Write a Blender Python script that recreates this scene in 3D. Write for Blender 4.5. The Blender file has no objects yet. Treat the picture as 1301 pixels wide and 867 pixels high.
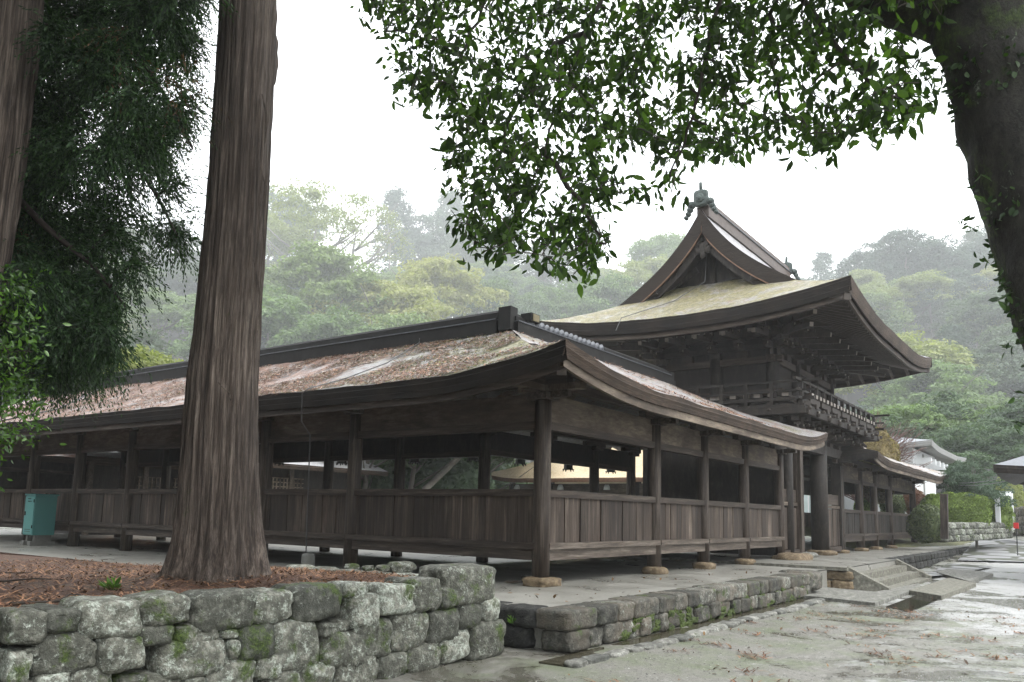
import bpy, math, random
import numpy as np
from mathutils import Vector, Matrix, noise as mnoise
R = random.Random(7)
sc = bpy.context.scene
COL = sc.collection

# ------------------------------------------------------------------ camera
CAM = np.array((-10.7152, -7.1476, 1.0955))
YAW, PITCH, ROLL, FPX, PY = .9435, .1275, .0229, 1024.6, 88.7
_cy, _sy, _cp, _sp = math.cos(YAW), math.sin(YAW), math.cos(PITCH), math.sin(PITCH)
_f0 = np.array((_sy, _cy, 0)); _r = np.array((_cy, -_sy, 0)); _u = np.array((0, 0, 1.))
_fw = _f0*_cp + _u*_sp; _up = _u*_cp - _f0*_sp
_cr, _sr = math.cos(ROLL), math.sin(ROLL)
_rx = _r*_cr + _up*_sr; _ux = -_r*_sr + _up*_cr
cam = bpy.data.objects.new('camera', bpy.data.cameras.new('camera')); COL.objects.link(cam)
cam.matrix_world = Matrix(((_rx[0], _ux[0], -_fw[0], CAM[0]), (_rx[1], _ux[1], -_fw[1], CAM[1]),
                           (_rx[2], _ux[2], -_fw[2], CAM[2]), (0, 0, 0, 1)))
cam.data.sensor_width = 36; cam.data.lens = FPX/1301*36; cam.data.shift_y = PY/1301
cam.data.clip_start = .05; cam.data.clip_end = 2000
sc.camera = cam

# ------------------------------------------------------------------ sky, sun, exposure
SUN_EL, SUN_AZ = math.radians(58), math.radians(160)     # azimuth clockwise from +Y
world = bpy.data.worlds.new('World'); sc.world = world; world.use_nodes = True
wn = world.node_tree; bg = wn.nodes['Background']
sky = wn.nodes.new('ShaderNodeTexSky'); sky.sky_type = 'NISHITA'; sky.sun_disc = False
sky.sun_elevation = SUN_EL; sky.sun_rotation = SUN_AZ; sky.dust_density = 5; sky.altitude = 200
mxs = wn.nodes.new('ShaderNodeMixRGB'); mxs.inputs[0].default_value = .88
mxs.inputs[2].default_value = (15.6, 16.1, 16.4, 1)
wn.links.new(sky.outputs[0], mxs.inputs[1]); wn.links.new(mxs.outputs[0], bg.inputs[0])
bg.inputs[1].default_value = .1
sun = bpy.data.objects.new('sun', bpy.data.lights.new('sun', 'SUN')); COL.objects.link(sun)
sun.data.energy = 1.0; sun.data.angle = math.radians(35); sun.data.color = (1, .97, .93)
sd = Vector((math.sin(SUN_AZ)*math.cos(SUN_EL), math.cos(SUN_AZ)*math.cos(SUN_EL), math.sin(SUN_EL)))
sun.rotation_euler = sd.to_track_quat('Z', 'Y').to_euler()
sc.view_settings.view_transform = 'Standard'; sc.view_settings.look = 'None'
sc.view_settings.gamma = 1; sc.view_settings.exposure = 1.22
sc.view_settings.use_curve_mapping = False
sc.render.engine = 'CYCLES'
sc.cycles.use_denoising = True
sc.cycles.max_bounces = 6; sc.cycles.diffuse_bounces = 3; sc.cycles.glossy_bounces = 2
sc.cycles.transmission_bounces = 4; sc.cycles.volume_bounces = 1; sc.cycles.transparent_max_bounces = 6
sc.cycles.caustics_reflective = False; sc.cycles.caustics_refractive = False

def ray(x, y):
    X = x-650.5; Y = y-433.5-PY
    d = _fw*FPX + _rx*X - _ux*Y
    return d/np.linalg.norm(d)
def at(x, y, ax, v):
    d = ray(x, y); i = 'xyz'.index(ax); return CAM + d*(v-CAM[i])/d[i]
def at_d(x, y, dist):
    d = ray(x, y); return CAM + d*dist/math.hypot(d[0], d[1])
def nz(p, s=1.0): return mnoise.noise(Vector((float(p[0])*s, float(p[1])*s, float(p[2])*s)))
def sstep(a, b, x):
    t = min(1, max(0, (x-a)/(b-a))); return t*t*(3-2*t)

# ------------------------------------------------------------------ mesh builder
class MB:
    def __init__(s): s.v = []; s.f = []
    def add(s, vs, fs):
        o = len(s.v); s.v.extend(tuple(map(float, v)) for v in vs); s.f.extend(tuple(i+o for i in f) for f in fs); return s
    def box(s, x0, x1, y0, y1, z0, z1):
        return s.add([(x, y, z) for z in (z0, z1) for y in (y0, y1) for x in (x0, x1)],
                     [(0, 2, 3, 1), (4, 5, 7, 6), (0, 1, 5, 4), (1, 3, 7, 5), (3, 2, 6, 7), (2, 0, 4, 6)])
    def beam(s, a, b, w, h, up=(0, 0, 1), w1=None, h1=None):
        a, b = Vector(a), Vector(b); d = (b-a).normalized(); up = Vector(up)
        sd_ = d.cross(up).normalized(); uu = sd_.cross(d).normalized(); vs = []
        for p, ww, hh in ((a, w, h), (b, w1 or w, h1 or h)):
            for i, j in ((-1, -1), (1, -1), (1, 1), (-1, 1)): vs.append(p + sd_*(i*ww/2) + uu*(j*hh/2))
        return s.add(vs, [(0, 1, 2, 3), (7, 6, 5, 4), (0, 4, 5, 1), (1, 5, 6, 2), (2, 6, 7, 3), (3, 7, 4, 0)])
    def tube(s, pts, rads, n=8, cap=True, wob=0, seed=0):
        pts = [Vector(p) for p in pts]; o = len(s.v); k = len(pts)
        ref = Vector((.3, .2, 1)).normalized()
        for i, p in enumerate(pts):
            d = (pts[min(i+1, k-1)] - pts[max(i-1, 0)]).normalized()
            a = d.cross(ref if abs(d.dot(ref)) < .95 else Vector((1, 0, 0))).normalized(); b = d.cross(a)
            for j in range(n):
                t = j/n*math.tau; r = rads[i]
                if wob: r *= 1 + wob*nz((math.cos(t)*1.5+seed, math.sin(t)*1.5, i*.35+seed*3))
                s.v.append(tuple(p + a*(math.cos(t)*r) + b*(math.sin(t)*r)))
        for i in range(k-1):
            for j in range(n):
                s.f.append((o+i*n+j, o+i*n+(j+1) % n, o+(i+1)*n+(j+1) % n, o+(i+1)*n+j))
        if cap: s.f.append(tuple(o+j for j in range(n))[::-1]); s.f.append(tuple(o+(k-1)*n+j for j in range(n)))
        return s
    def cyl(s, x, y, z0, z1, r, r1=None, n=14):
        r1 = r1 or r
        return s.tube([(x, y, z0), (x, y, (z0+z1)/2), (x, y, z1)], [r, (r+r1)/2, r1], n)
    def grid(s, fn, us, vs, flip=False):
        o = len(s.v); nu, nv = len(us), len(vs)
        for u in us:
            for v in vs: s.v.append(tuple(map(float, fn(u, v))))
        for i in range(nu-1):
            for j in range(nv-1):
                q = (o+i*nv+j, o+(i+1)*nv+j, o+(i+1)*nv+j+1, o+i*nv+j+1)
                s.f.append(q[::-1] if flip else q)
        return s
    def stone(s, c, size, seed=0, k=5., rough=.06, rot=0, tilt=0):
        V, F = STONE; c = np.array(c, float); h = np.array(size)/2.
        m = (np.abs(V)**k).sum(1)**(1/k); P = V/m[:, None]
        out = []
        ca, sa = math.cos(rot), math.sin(rot); cb, sb = math.cos(tilt), math.sin(tilt)
        for p in P:
            q = p*h
            dn = nz(p*1.1+seed*7.13, 1.0)*1.1 + nz(p*2.7+seed*3.1, 1.0)*.6 + nz(p*6.+seed*1.7, 1.0)*.25
            q = q*(1+rough*dn*2)
            q = np.array((q[0]*ca-q[1]*sa, q[0]*sa+q[1]*ca, q[2]))
            q = np.array((q[0]*cb-q[2]*sb, q[1], q[0]*sb+q[2]*cb))
            out.append(c+q)
        return s.add(out, F)
    def mesh(s, name, m, smooth=False):
        me = bpy.data.meshes.new(name); me.from_pydata(s.v, [], s.f); me.update()
        if m: me.materials.append(m)
        if smooth: me.polygons.foreach_set('use_smooth', [True]*len(me.polygons))
        return me
    def build(s, name, m, parent=None, smooth=False):
        o = bpy.data.objects.new(name, s.mesh(name, m, smooth)); COL.objects.link(o)
        if parent is not None: setpar(o, parent)
        return o
def setpar(o, parent):
    o.parent = parent
    o.matrix_parent_inverse = (Matrix.Translation(wloc(parent))).inverted()
def wloc(o):                                    # all parents are only translated until copied
    return o.location + (wloc(o.parent) - wloc(o.parent) if o.parent else Vector())
def cube_template(n=8):
    idx = {}; V = []; F = []
    def vid(p):
        key = tuple(round(c, 4) for c in p)
        if key not in idx: idx[key] = len(V); V.append(key)
        return idx[key]
    for ax in range(3):
        for sg in (-1, 1):
            for i in range(n):
                for j in range(n):
                    q = []
                    for di, dj in ((0, 0), (1, 0), (1, 1), (0, 1)):
                        a, b = -1+2*(i+di)/n, -1+2*(j+dj)/n
                        p = [0, 0, 0]; p[ax] = sg; p[(ax+1) % 3] = a; p[(ax+2) % 3] = b
                        q.append(vid(p))
                    F.append(tuple(q) if sg > 0 else tuple(q[::-1]))
    return np.array(V, float), F
STONE = cube_template()
def np_mesh(name, V, quads, m, tris=False):
    k = quads.shape[1]; me = bpy.data.meshes.new(name)
    me.vertices.add(len(V)); me.vertices.foreach_set('co', np.ascontiguousarray(V, np.float32).ravel())
    me.loops.add(quads.size); me.loops.foreach_set('vertex_index', np.ascontiguousarray(quads, np.int32).ravel())
    me.polygons.add(len(quads)); me.polygons.foreach_set('loop_start', np.arange(0, quads.size, k, dtype=np.int32))
    me.update(calc_edges=True); me.validate()
    if m: me.materials.append(m)
    return me
def np_obj(name, V, quads, m, parent=None):
    o = bpy.data.objects.new(name, np_mesh(name, V, quads, m)); COL.objects.link(o)
    if parent is not None: setpar(o, parent)
    return o
def tag(o, label=None, cat=None, group=None, kind=None):
    if label: o['label'] = label
    if cat: o['category'] = cat
    if group: o['group'] = group
    if kind: o['kind'] = kind
    return o
def thing(name, loc, label, cat, group=None):
    o = bpy.data.objects.new(name, None); COL.objects.link(o); o.location = Vector([float(c) for c in loc]); o.empty_display_size = .2
    return tag(o, label, cat, group)
def copy_tree(o, loc=None, parent=None):
    c = o.copy(); COL.objects.link(c)
    if loc is not None: c.location = Vector([float(v) for v in loc])
    for ch in list(o.children):
        d = copy_tree(ch); d.parent = c; d.matrix_parent_inverse = ch.matrix_parent_inverse.copy()
    return c
def dup_part(o, name, dloc, parent):
    c = bpy.data.objects.new(name, o.data); COL.objects.link(c)
    c.location = Vector([float(v) for v in dloc]); setpar(c, parent); return c

# ------------------------------------------------------------------ materials
class NT:
    def __init__(s, name):
        s.m = bpy.data.materials.new(name); s.m.use_nodes = True; s.t = s.m.node_tree
        s.b = s.t.nodes['Principled BSDF']; s.b.inputs['Specular IOR Level'].default_value = .3
    def n(s, typ, **kw):
        x = s.t.nodes.new('ShaderNode'+typ)
        for k, v in kw.items():
            if k.startswith('i_'):
                key = k[2:]; x.inputs[int(key) if key.isdigit() else key].default_value = v
            else: setattr(x, k, v)
        return x
    def l(s, a, b): s.t.links.new(a, b)
    def coord(s, stretch=(1, 1, 1), kind='Object', rot=(0, 0, 0)):
        c = s.n('TexCoord'); mp = s.n('Mapping'); mp.inputs['Scale'].default_value = stretch; mp.inputs['Rotation'].default_value = rot
        s.l(c.outputs[kind], mp.inputs[0]); return mp.outputs[0]
    def noise(s, co, scale, detail=6, rough=.6, dist=0):
        x = s.n('TexNoise'); x.inputs['Scale'].default_value = scale; x.inputs['Detail'].default_value = detail
        x.inputs['Roughness'].default_value = rough; x.inputs['Distortion'].default_value = dist
        s.l(co, x.inputs['Vector']); return x.outputs['Fac']
    def ramp(s, fac, stops):
        x = s.n('ValToRGB'); e = x.color_ramp.elements
        while len(e) < len(stops): e.new(.5)
        for k, (p, c) in zip(e, stops):
            k.position = p; k.color = (c, c, c, 1) if isinstance(c, (int, float)) else (*c, 1)
        s.l(fac, x.inputs[0]); return x.outputs[0]
    def mix(s, fac, a, b, typ='MIX'):
        x = s.n('MixRGB', blend_type=typ)
        for i, v in enumerate((fac, a, b)):
            if isinstance(v, (int, float)): x.inputs[i].default_value = v if i == 0 else (v, v, v, 1)
            elif isinstance(v, tuple): x.inputs[i].default_value = (*v, 1)
            else: s.l(v, x.inputs[i])
        return x.outputs[0]
    def bump(s, fac, strength=.4, dist=.03):
        x = s.n('Bump'); x.inputs['Strength'].default_value = strength; x.inputs['Distance'].default_value = dist
        s.l(fac, x.inputs['Height']); s.l(x.outputs[0], s.b.inputs['Normal'])
    def base(s, c): s.l(c, s.b.inputs['Base Color'])
    def rough(s, v):
        if isinstance(v, (int, float)): s.b.inputs['Roughness'].default_value = v
        else: s.l(v, s.b.inputs['Roughness'])
def wood(name, stretch, dark=(.014, .010, .008), mid=(.056, .042, .033), light=(.2, .172, .148), rough=.62, stain=.5):
    t = NT(name); co = t.coord(stretch)
    g = t.noise(co, 4.2, 9, .72, .5); f = t.noise(co, 13, 6, .7, .3)
    g2 = t.noise(t.coord(tuple(max(.3, q*.4) for q in stretch)), 2.1, 6, .7, .3)
    c = t.ramp(g, [(.32, dark), (.48, mid), (.60, tuple((a+b)/2 for a, b in zip(mid, light))), (.74, light)])
    c = t.mix(1., c, t.ramp(f, [(.3, .45), (.6, 1.15)]), 'MULTIPLY')
    c = t.mix(t.ramp(g2, [(.42, 0.), (.62, stain)]), c, (.035, .025, .019))
    isl = t.n('NewGeometry').outputs['Random Per Island']
    c = t.mix(1., c, t.ramp(isl, [(0, (.4, .38, .37)), (.5, (.78, .75, .72)), (1, (1.15, 1.12, 1.08))]), 'MULTIPLY')
    t.base(c); t.rough(t.ramp(g, [(.3, rough-.15), (.7, rough+.15)])); t.bump(t.mix(.5, g, f), .7, .015); return t.m
WV = wood('weathered_wood_upright', (3, 3, .18))
WX = wood('weathered_wood_lengthwise', (.18, 3, 3))
WY = wood('weathered_wood_crosswise', (3, .18, 3))
PLANK = wood('wainscot_plank_wood', (2.2, 2.2, .13), (.022, .016, .012), (.070, .052, .041), (.22, .185, .155), .66, .55)
PALE = wood('pale_weathered_board', (.25, 3, 1.4), (.06, .042, .03), (.19, .155, .12), (.34, .29, .235), .7, .75)
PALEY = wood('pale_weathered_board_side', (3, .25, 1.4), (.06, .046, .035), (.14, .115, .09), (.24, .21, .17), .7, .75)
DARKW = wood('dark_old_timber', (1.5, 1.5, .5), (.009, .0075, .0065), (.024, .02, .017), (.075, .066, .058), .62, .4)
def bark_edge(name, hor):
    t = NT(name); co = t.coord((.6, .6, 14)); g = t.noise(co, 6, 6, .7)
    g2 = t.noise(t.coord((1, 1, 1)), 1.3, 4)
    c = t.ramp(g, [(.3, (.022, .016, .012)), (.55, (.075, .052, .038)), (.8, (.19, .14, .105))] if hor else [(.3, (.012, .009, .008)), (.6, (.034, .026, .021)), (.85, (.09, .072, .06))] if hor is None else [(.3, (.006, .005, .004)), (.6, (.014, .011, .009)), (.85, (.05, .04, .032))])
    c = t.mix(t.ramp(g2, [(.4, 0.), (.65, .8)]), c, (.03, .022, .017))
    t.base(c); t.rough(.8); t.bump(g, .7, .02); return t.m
RAILP = wood('bleached_rail_wood', (.2, 3, 3), (.035, .027, .021), (.12, .098, .08), (.34, .30, .26))
BARKEDGE = bark_edge('bark_shingle_edge', True)
SHADE_EDGE = bark_edge('shaded_bark_edge', False)  # near-black copy of the bark edge: shade of the side eaves painted in
MIDEDGE = bark_edge('dark_bark_verge', None)
def roof_mat(name, litter, moss, gray=((.16, .15, .15), (.36, .345, .345)), corner=False, mossc=((.07, .075, .028), (.19, .175, .08), (.33, .30, .17))):
    t = NT(name); co = t.coord((1, 1, 1))
    fine = t.noise(co, 9, 10, .82, .4); grit = t.noise(co, 24, 6, .8); mid = t.noise(co, 1.7, 9, .8, .4)
    c = t.ramp(fine, [(.36, gray[0]), (.62, gray[1])])
    lit = t.ramp(t.noise(co, 6, 10, .85, .8), [(.34, (.05, .024, .016)), (.46, (.16, .07, .042)), (.54, (.29, .17, .115)), (.66, (.46, .38, .32))])
    mz, lz = mid, mid
    mm = t.noise(t.coord((1, 1, 1), rot=(0, 0, 1)), 1.3, 9, .8, .3)
    if corner:
        x = t.n('SeparateXYZ'); t.l(co, x.inputs[0]); mr = t.n('MapRange'); mr.inputs[1].default_value = -1.; mr.inputs[2].default_value = 7.; mr.inputs[3].default_value = .26; mr.inputs[4].default_value = -.05
        t.l(x.outputs[1], mr.inputs[0]); ad = t.n('Math', operation='ADD'); t.l(mm, ad.inputs[0]); t.l(mr.outputs[0], ad.inputs[1]); mm = ad.outputs[0]
        sb = t.n('Math', operation='SUBTRACT'); t.l(mid, sb.inputs[0]); t.l(mr.outputs[0], sb.inputs[1]); lz = sb.outputs[0]
    c = t.mix(t.ramp(lz, [(.60-litter*.22, 0.), (.72-litter*.22, .85)]), c, lit)
    mo = t.ramp(fine, [(.36, mossc[0]), (.5, mossc[1]), (.64, mossc[2])])
    c = t.mix(t.ramp(mm, [(.68-moss*.38, 0.), (.82-moss*.38, .9)]), c, mo)
    c = t.mix(t.ramp(grit, [(.32, .8), (.46, 0.)]), c, (.05, .038, .03))
    t.base(c); t.rough(t.ramp(mid, [(.35, .35), (.6, .7)])); t.bump(t.mix(.45, fine, grit), 1., .05); t.b.inputs['Specular IOR Level'].default_value = .45; return t.m
ROOF_RUST = roof_mat('bark_roof_with_needles', .75, .28, corner=True)
ROOF_FRONT = roof_mat('bark_roof_wet_grey', .45, .45)
ROOF_MOSS = roof_mat('bark_roof_mossy', .35, .8, mossc=((.06, .055, .022), (.19, .168, .07), (.34, .30, .16)))
ROOF_GREY = roof_mat('bark_roof_grey', .05, .22, ((.2, .195, .2), (.38, .375, .38)))
STRAW = roof_mat('straw_colored_roof', .05, .2, ((.36, .27, .15), (.55, .44, .28)))
def plain(name, c, rough=.6, var=.25, scale=8, bump=.15, metal=0, spec=.3):
    t = NT(name); g = t.noise(t.coord(), scale, 6, .65)
    t.base(t.ramp(g, [(.25, tuple(x*(1-var) for x in c)), (.75, tuple(min(1, x*(1+var)) for x in c))]))
    t.rough(rough); t.bump(g, bump, .01); t.b.inputs['Metallic'].default_value = metal; t.b.inputs['Specular IOR Level'].default_value = spec; return t.m
RIDGE = plain('dark_ridge_tile', (.012, .0115, .011), .65, .6, 5, .4, 0, .2)
LEAD = plain('grey_metal_flashing', (.085, .09, .1), .45, .5, 9, .5, .3, .5)
VERDI = plain('verdigris_tile', (.06, .075, .07), .6, .5, 14, .5)
COPPER = plain('copper_strip', (.17, .095, .06), .5, .35, 9)
def stone_mat(name, a, b, lichen, moss, mosscol=((.02, .035, .008), (.09, .13, .025)), rough=.75, warm=None):
    t = NT(name); co = t.coord((1, 1, 1))
    g = t.noise(co, 11, 8, .7); s = t.noise(co, 45, 4, .6); big = t.noise(co, 2.3, 5, .6)
    c = t.ramp(g, [(.34, tuple(x*.6 for x in a)), (.5, a), (.66, b)])
    if warm: c = t.mix(t.ramp(big, [(.45, 0.), (.65, .8)]), c, warm)
    isl = t.n('NewGeometry').outputs['Random Per Island']
    c = t.mix(1., c, t.ramp(isl, [(0, (.5, .52, .5)), (.5, (.95, .95, .9)), (1, (1.5, 1.5, 1.45))]), 'MULTIPLY')
    li = t.noise(t.coord((1, 1, 1), rot=(.5, .3, 0)), 13, 10, .88, .2)
    isl2 = t.n('Math', operation='MULTIPLY_ADD'); t.l(isl, isl2.inputs[0]); isl2.inputs[1].default_value = .10; t.l(li, isl2.inputs[2]); li = isl2.outputs[0]; lichen -= .17
    c = t.mix(t.ramp(li, [(.68-lichen*.3, 0.), (.73-lichen*.3, .9)]), c, t.ramp(s, [(.35, (.22, .25, .2)), (.6, (.5, .53, .47))]))
    mo = t.noise(t.coord((1, 1, 1), rot=(0, .7, .4)), 3.1, 8, .72, .3)
    mc = t.ramp(s, [(.35, mosscol[0]), (.7, mosscol[1])])
    c = t.mix(t.ramp(mo, [(.72-moss*.36, 0.), (.80-moss*.36, .95)]), c, mc)
    t.base(c); t.rough(rough); t.bump(t.mix(.5, g, s), 1., .04); return t.m
WALLSTONE = stone_mat('lichened_wall_stone', (.10, .10, .085), (.26, .255, .225), .5, .5)
EDGESTONE = stone_mat('platform_edge_stone', (.065, .063, .056), (.19, .18, .16), .35, .42, warm=(.12, .10, .08))
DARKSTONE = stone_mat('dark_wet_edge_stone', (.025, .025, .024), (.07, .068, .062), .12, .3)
LITSTONE = stone_mat('pale_flat_stone', (.15, .148, .138), (.33, .325, .305), .3, .3)
BASESTONE = stone_mat('sandy_base_stone', (.15, .11, .07), (.28, .22, .145), .15, .12)
STEPSTONE = stone_mat('grey_step_stone', (.15, .145, .125), (.28, .27, .235), .15, .28, ((.07, .08, .03), (.16, .16, .08)))
def ground_mat():
    t = NT('wet_gravel_ground'); co = t.coord((1, 1, 1))
    big = t.noise(co, .42, 6, .62, .6); fine = t.noise(co, 22, 9, .85); mid = t.noise(co, 1.5, 9, .8, .2)
    xyz = t.n('SeparateXYZ'); t.l(co, xyz.inputs[0])
    c = t.ramp(fine, [(.3, (.15, .15, .147)), (.5, (.32, .32, .315)), (.72, (.50, .50, .495))])
    # mossy dark earth close to the platform and the stone wall
    near = t.n('MapRange'); near.inputs[1].default_value = -7.5; near.inputs[2].default_value = -2.0; near.inputs[3].default_value = 0; near.inputs[4].default_value = .30
    t.l(xyz.outputs[1], near.inputs[0])
    far = t.n('MapRange'); far.inputs[1].default_value = 2.; far.inputs[2].default_value = 9.; far.inputs[3].default_value = 0.; far.inputs[4].default_value = -.2
    t.l(xyz.outputs[0], far.inputs[0])
    s1 = t.n('Math', operation='ADD'); t.l(mid, s1.inputs[0]); t.l(near.outputs[0], s1.inputs[1])
    s2 = t.n('Math', operation='ADD'); t.l(s1.outputs[0], s2.inputs[0]); t.l(far.outputs[0], s2.inputs[1])
    earth = t.ramp(fine, [(.3, (.035, .031, .025)), (.5, (.13, .122, .098)), (.7, (.29, .28, .25))])
    earth = t.mix(t.ramp(t.noise(co, 1.3, 5, .7), [(.45, 0.), (.62, .75)]), earth, t.ramp(fine, [(.3, (.03, .05, .012)), (.7, (.12, .15, .045))]))
    c = t.mix(t.ramp(s2.outputs[0], [(.47, 0.), (.60, .85)]), c, earth)
    pud = t.ramp(t.noise(t.coord((1, 1, 1), rot=(0, 0, .6)), .5, 8, .68, .5), [(.50, 0.), (.58, 1.)])
    c = t.mix(pud, c, t.mix(.6, c, (.055, .05, .036)))
    t.base(c); t.rough(t.mix(pud, t.ramp(fine, [(.3, .4), (.7, .75)]), .14))
    t.b.inputs['Specular IOR Level'].default_value = .5
    bm = t.mix(t.mix(1., pud, .75, 'MULTIPLY'), fine, .5); t.bump(bm, .5, .025); return t.m
GROUND = ground_mat()
def earth_mat():
    t = NT('needle_covered_earth'); co = t.coord()
    f = t.noise(co, 26, 7, .8, 1.5); m = t.noise(co, 1.7, 6, .65)
    c = t.ramp(f, [(.3, (.028, .017, .012)), (.52, (.105, .055, .036)), (.72, (.24, .15, .105))])
    c = t.mix(t.ramp(m, [(.5, 0.), (.64, .7)]), c, t.ramp(f, [(.3, (.03, .025, .018)), (.7, (.12, .10, .07))]))
    t.base(c); t.rough(.8); t.bump(f, .9, .03); return t.m
NEEDLE_EARTH = earth_mat()
CONC = None
def conc_mat():
    t = NT('wet_concrete_paving'); co = t.coord(); b = t.noise(co, .9, 6, .65, .7); f = t.noise(co, 30, 5, .7)
    c = t.ramp(f, [(.3, (.19, .185, .165)), (.7, (.31, .30, .27))])
    wet = t.ramp(b, [(.36, 0.), (.64, 1.)])
    c = t.mix(wet, c, t.mix(.32, c, (.075, .075, .06)))
    g = t.ramp(t.noise(co, 2.1, 7, .75), [(.62, 0.), (.72, .55)])
    c = t.mix(g, c, (.1, .115, .05))
    t.base(c); t.rough(t.mix(wet, .6, .25)); t.bump(f, .2, .008); t.b.inputs['Specular IOR Level'].default_value = .45; return t.m
CONC = conc_mat()
def bark(name, a, b, c3, stretch, moss=0, lichen=0):
    t = NT(name); g = t.noise(t.coord(stretch), 4.5, 9, .75, .35); g3 = t.noise(t.coord(tuple(q*2.3 for q in stretch)), 6, 6, .7); g2 = t.noise(t.coord((1, 1, .3)), 2., 7, .7)
    c = t.ramp(g, [(.34, a), (.47, b), (.58, tuple((p+q)/2 for p, q in zip(b, c3))), (.70, c3)])
    c = t.mix(1., c, t.ramp(g3, [(.32, .35), (.58, 1.2)]), 'MULTIPLY')
    c = t.mix(t.ramp(g2, [(.42, 0.), (.62, .6)]), c, tuple(x*.5 for x in b))
    if lichen:
        li = t.noise(t.coord((1, 1, .8), rot=(.3, .6, 0)), 5, 9, .75, .3)
        c = t.mix(t.ramp(li, [(.68-lichen*.2, 0.), (.71-lichen*.2, .85)]), c, (.17, .19, .15))
    if moss:
        mo = t.noise(t.coord((1, 1, .6), rot=(0, .3, 1)), 2.6, 9, .78, .3)
        f = t.noise(t.coord(), 50, 3)
        c = t.mix(t.ramp(mo, [(.68-moss*.3, 0.), (.78-moss*.3, .95)]), c, t.ramp(f, [(.3, (.012, .024, .005)), (.7, (.06, .085, .018))]))
    t.base(c); t.rough(.75); t.bump(t.mix(.5, g, g3), 1., .05); return t.m
CEDAR = bark('cedar_bark', (.012, .009, .007), (.072, .053, .042), (.27, .22, .182), (5.5, 5.5, .2), .2)
CEDAR_FOOT = CEDAR
OAKBARK = bark('mossy_smooth_bark', (.006, .0055, .0045), (.018, .0165, .0135), (.045, .042, .034), (1.5, 1.5, .9), .6, .34)
TWIG = plain('dark_twig_bark', (.035, .028, .022), .8, .4)
PALETRUNK = plain('grey_trunk_bark', (.13, .12, .1), .8, .4, 3)
def leafmat(name, a, b, trans=.35, rough=.45, spec=.4, obvar=True, scale=.35, back=None):
    t = NT(name); isl = t.n('NewGeometry').outputs['Random Per Island']
    c = t.ramp(isl, [(0, tuple(x*.7 for x in a)), (.35, a), (.8, b), (1, tuple(min(1, x*1.3) for x in b))])
    g = t.noise(t.coord(), scale, 3, .5)
    c = t.mix(t.ramp(g, [(.35, .0), (.7, .55)]), c, tuple(x*.62 for x in a))
    if obvar:
        oi = t.n('ObjectInfo').outputs['Random']
        c = t.mix(.35, c, t.ramp(oi, [(0, tuple(x*.65 for x in a)), (.5, b), (1, (b[0]*1.5, b[1]*1.2, b[2]*.9))]))
    t.base(c); t.rough(rough); t.b.inputs['Specular IOR Level'].default_value = spec
    tr = t.n('BsdfTranslucent'); t.l(t.mix(1, c, (1.5, 1.7, .7), 'MULTIPLY'), tr.inputs[0])
    ms = t.n('MixShader'); ms.inputs[0].default_value = trans
    out = t.t.nodes['Material Output']; t.l(t.b.outputs[0], ms.inputs[1]); t.l(tr.outputs[0], ms.inputs[2]); t.l(ms.outputs[0], out.inputs[0])
    return t.m
L_OAK = leafmat('oak_leaf', (.018, .038, .008), (.058, .108, .02), .58, .5, .22, False, .9)
L_CEDAR = leafmat('cedar_needle', (.014, .034, .013), (.046, .092, .032), .25, .6, .25, False, .8)
L_DEAD = leafmat('browned_needle', (.05, .03, .015), (.10, .06, .03), .2, .7, .2, False, .8)
L_BUSH = leafmat('glossy_shrub_leaf', (.06, .13, .03), (.13, .26, .05), .45, .2, .8, False, 1.2)
L_MID = leafmat('forest_leaf_mid', (0.08, 0.13, 0.05), (0.155, 0.225, 0.09), .3, .6, .25)
L_YEL = leafmat('forest_leaf_yellow', (0.15, 0.18, 0.065), (0.25, 0.27, 0.11), .35, .6, .25)
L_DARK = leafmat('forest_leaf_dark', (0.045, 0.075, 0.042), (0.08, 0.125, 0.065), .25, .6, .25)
L_CONI = leafmat('forest_conifer_needle', (0.045, 0.075, 0.055), (0.08, 0.12, 0.085), .2, .7, .2)
L_PINK = leafmat('bare_reddish_twig', (.16, .10, .09), (.24, .16, .145), .1, .8, .1, False)
L_HEDGE = leafmat('clipped_hedge_leaf', (.15, .21, .045), (.30, .40, .10), .3, .5, .3, False, 1.)
L_ROUND = leafmat('round_bush_leaf', (.06, .085, .035), (.15, .18, .075), .25, .5, .3, False, 1.)
L_GOLD = leafmat('golden_dry_leaf', (.17, .13, .06), (.27, .215, .105), .3, .6, .2, False, 1.)
L_RUST = leafmat('rusty_shrub_leaf', (.13, .06, .04), (.2, .1, .06), .3, .6, .2, False, 1.)
L_IVY = leafmat('ivy_leaf', (.02, .045, .012), (.045, .085, .022), .3, .4, .4, False, 1.)
FERN = leafmat('small_green_fern', (.06, .13, .02), (.12, .22, .04), .3, .5, .3, False, 1.)
WHITE = plain('white_plaster', (.72, .73, .74), .8, .05, 3)
PLASTER = plain('aged_grey_plaster', (.3, .295, .28), .85, .25, 2)
GREYTILE = plain('grey_roof_tile', (.12, .13, .145), .4, .25, 6, .3, 0, .5)
TURQ = plain('turquoise_painted_metal', (.07, .22, .21), .4, .08, 3, .03, 0, .5)
CONCRETE = plain('pale_concrete', (.17, .17, .155), .8, .2, 10)
IRON = plain('black_iron', (.02, .02, .02), .5, .3)
CABLE = plain('grey_metal_cable', (.10, .10, .10), .4, .3, 5, 0, .5)
REDP = plain('red_paint', (.5, .03, .03), .5, .1)
GLASSW = plain('frosted_white_lamp', (.6, .62, .62), .3, .1)
DARKEARTH = plain('dark_soil', (.025, .022, .017), .9, .4)

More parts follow.
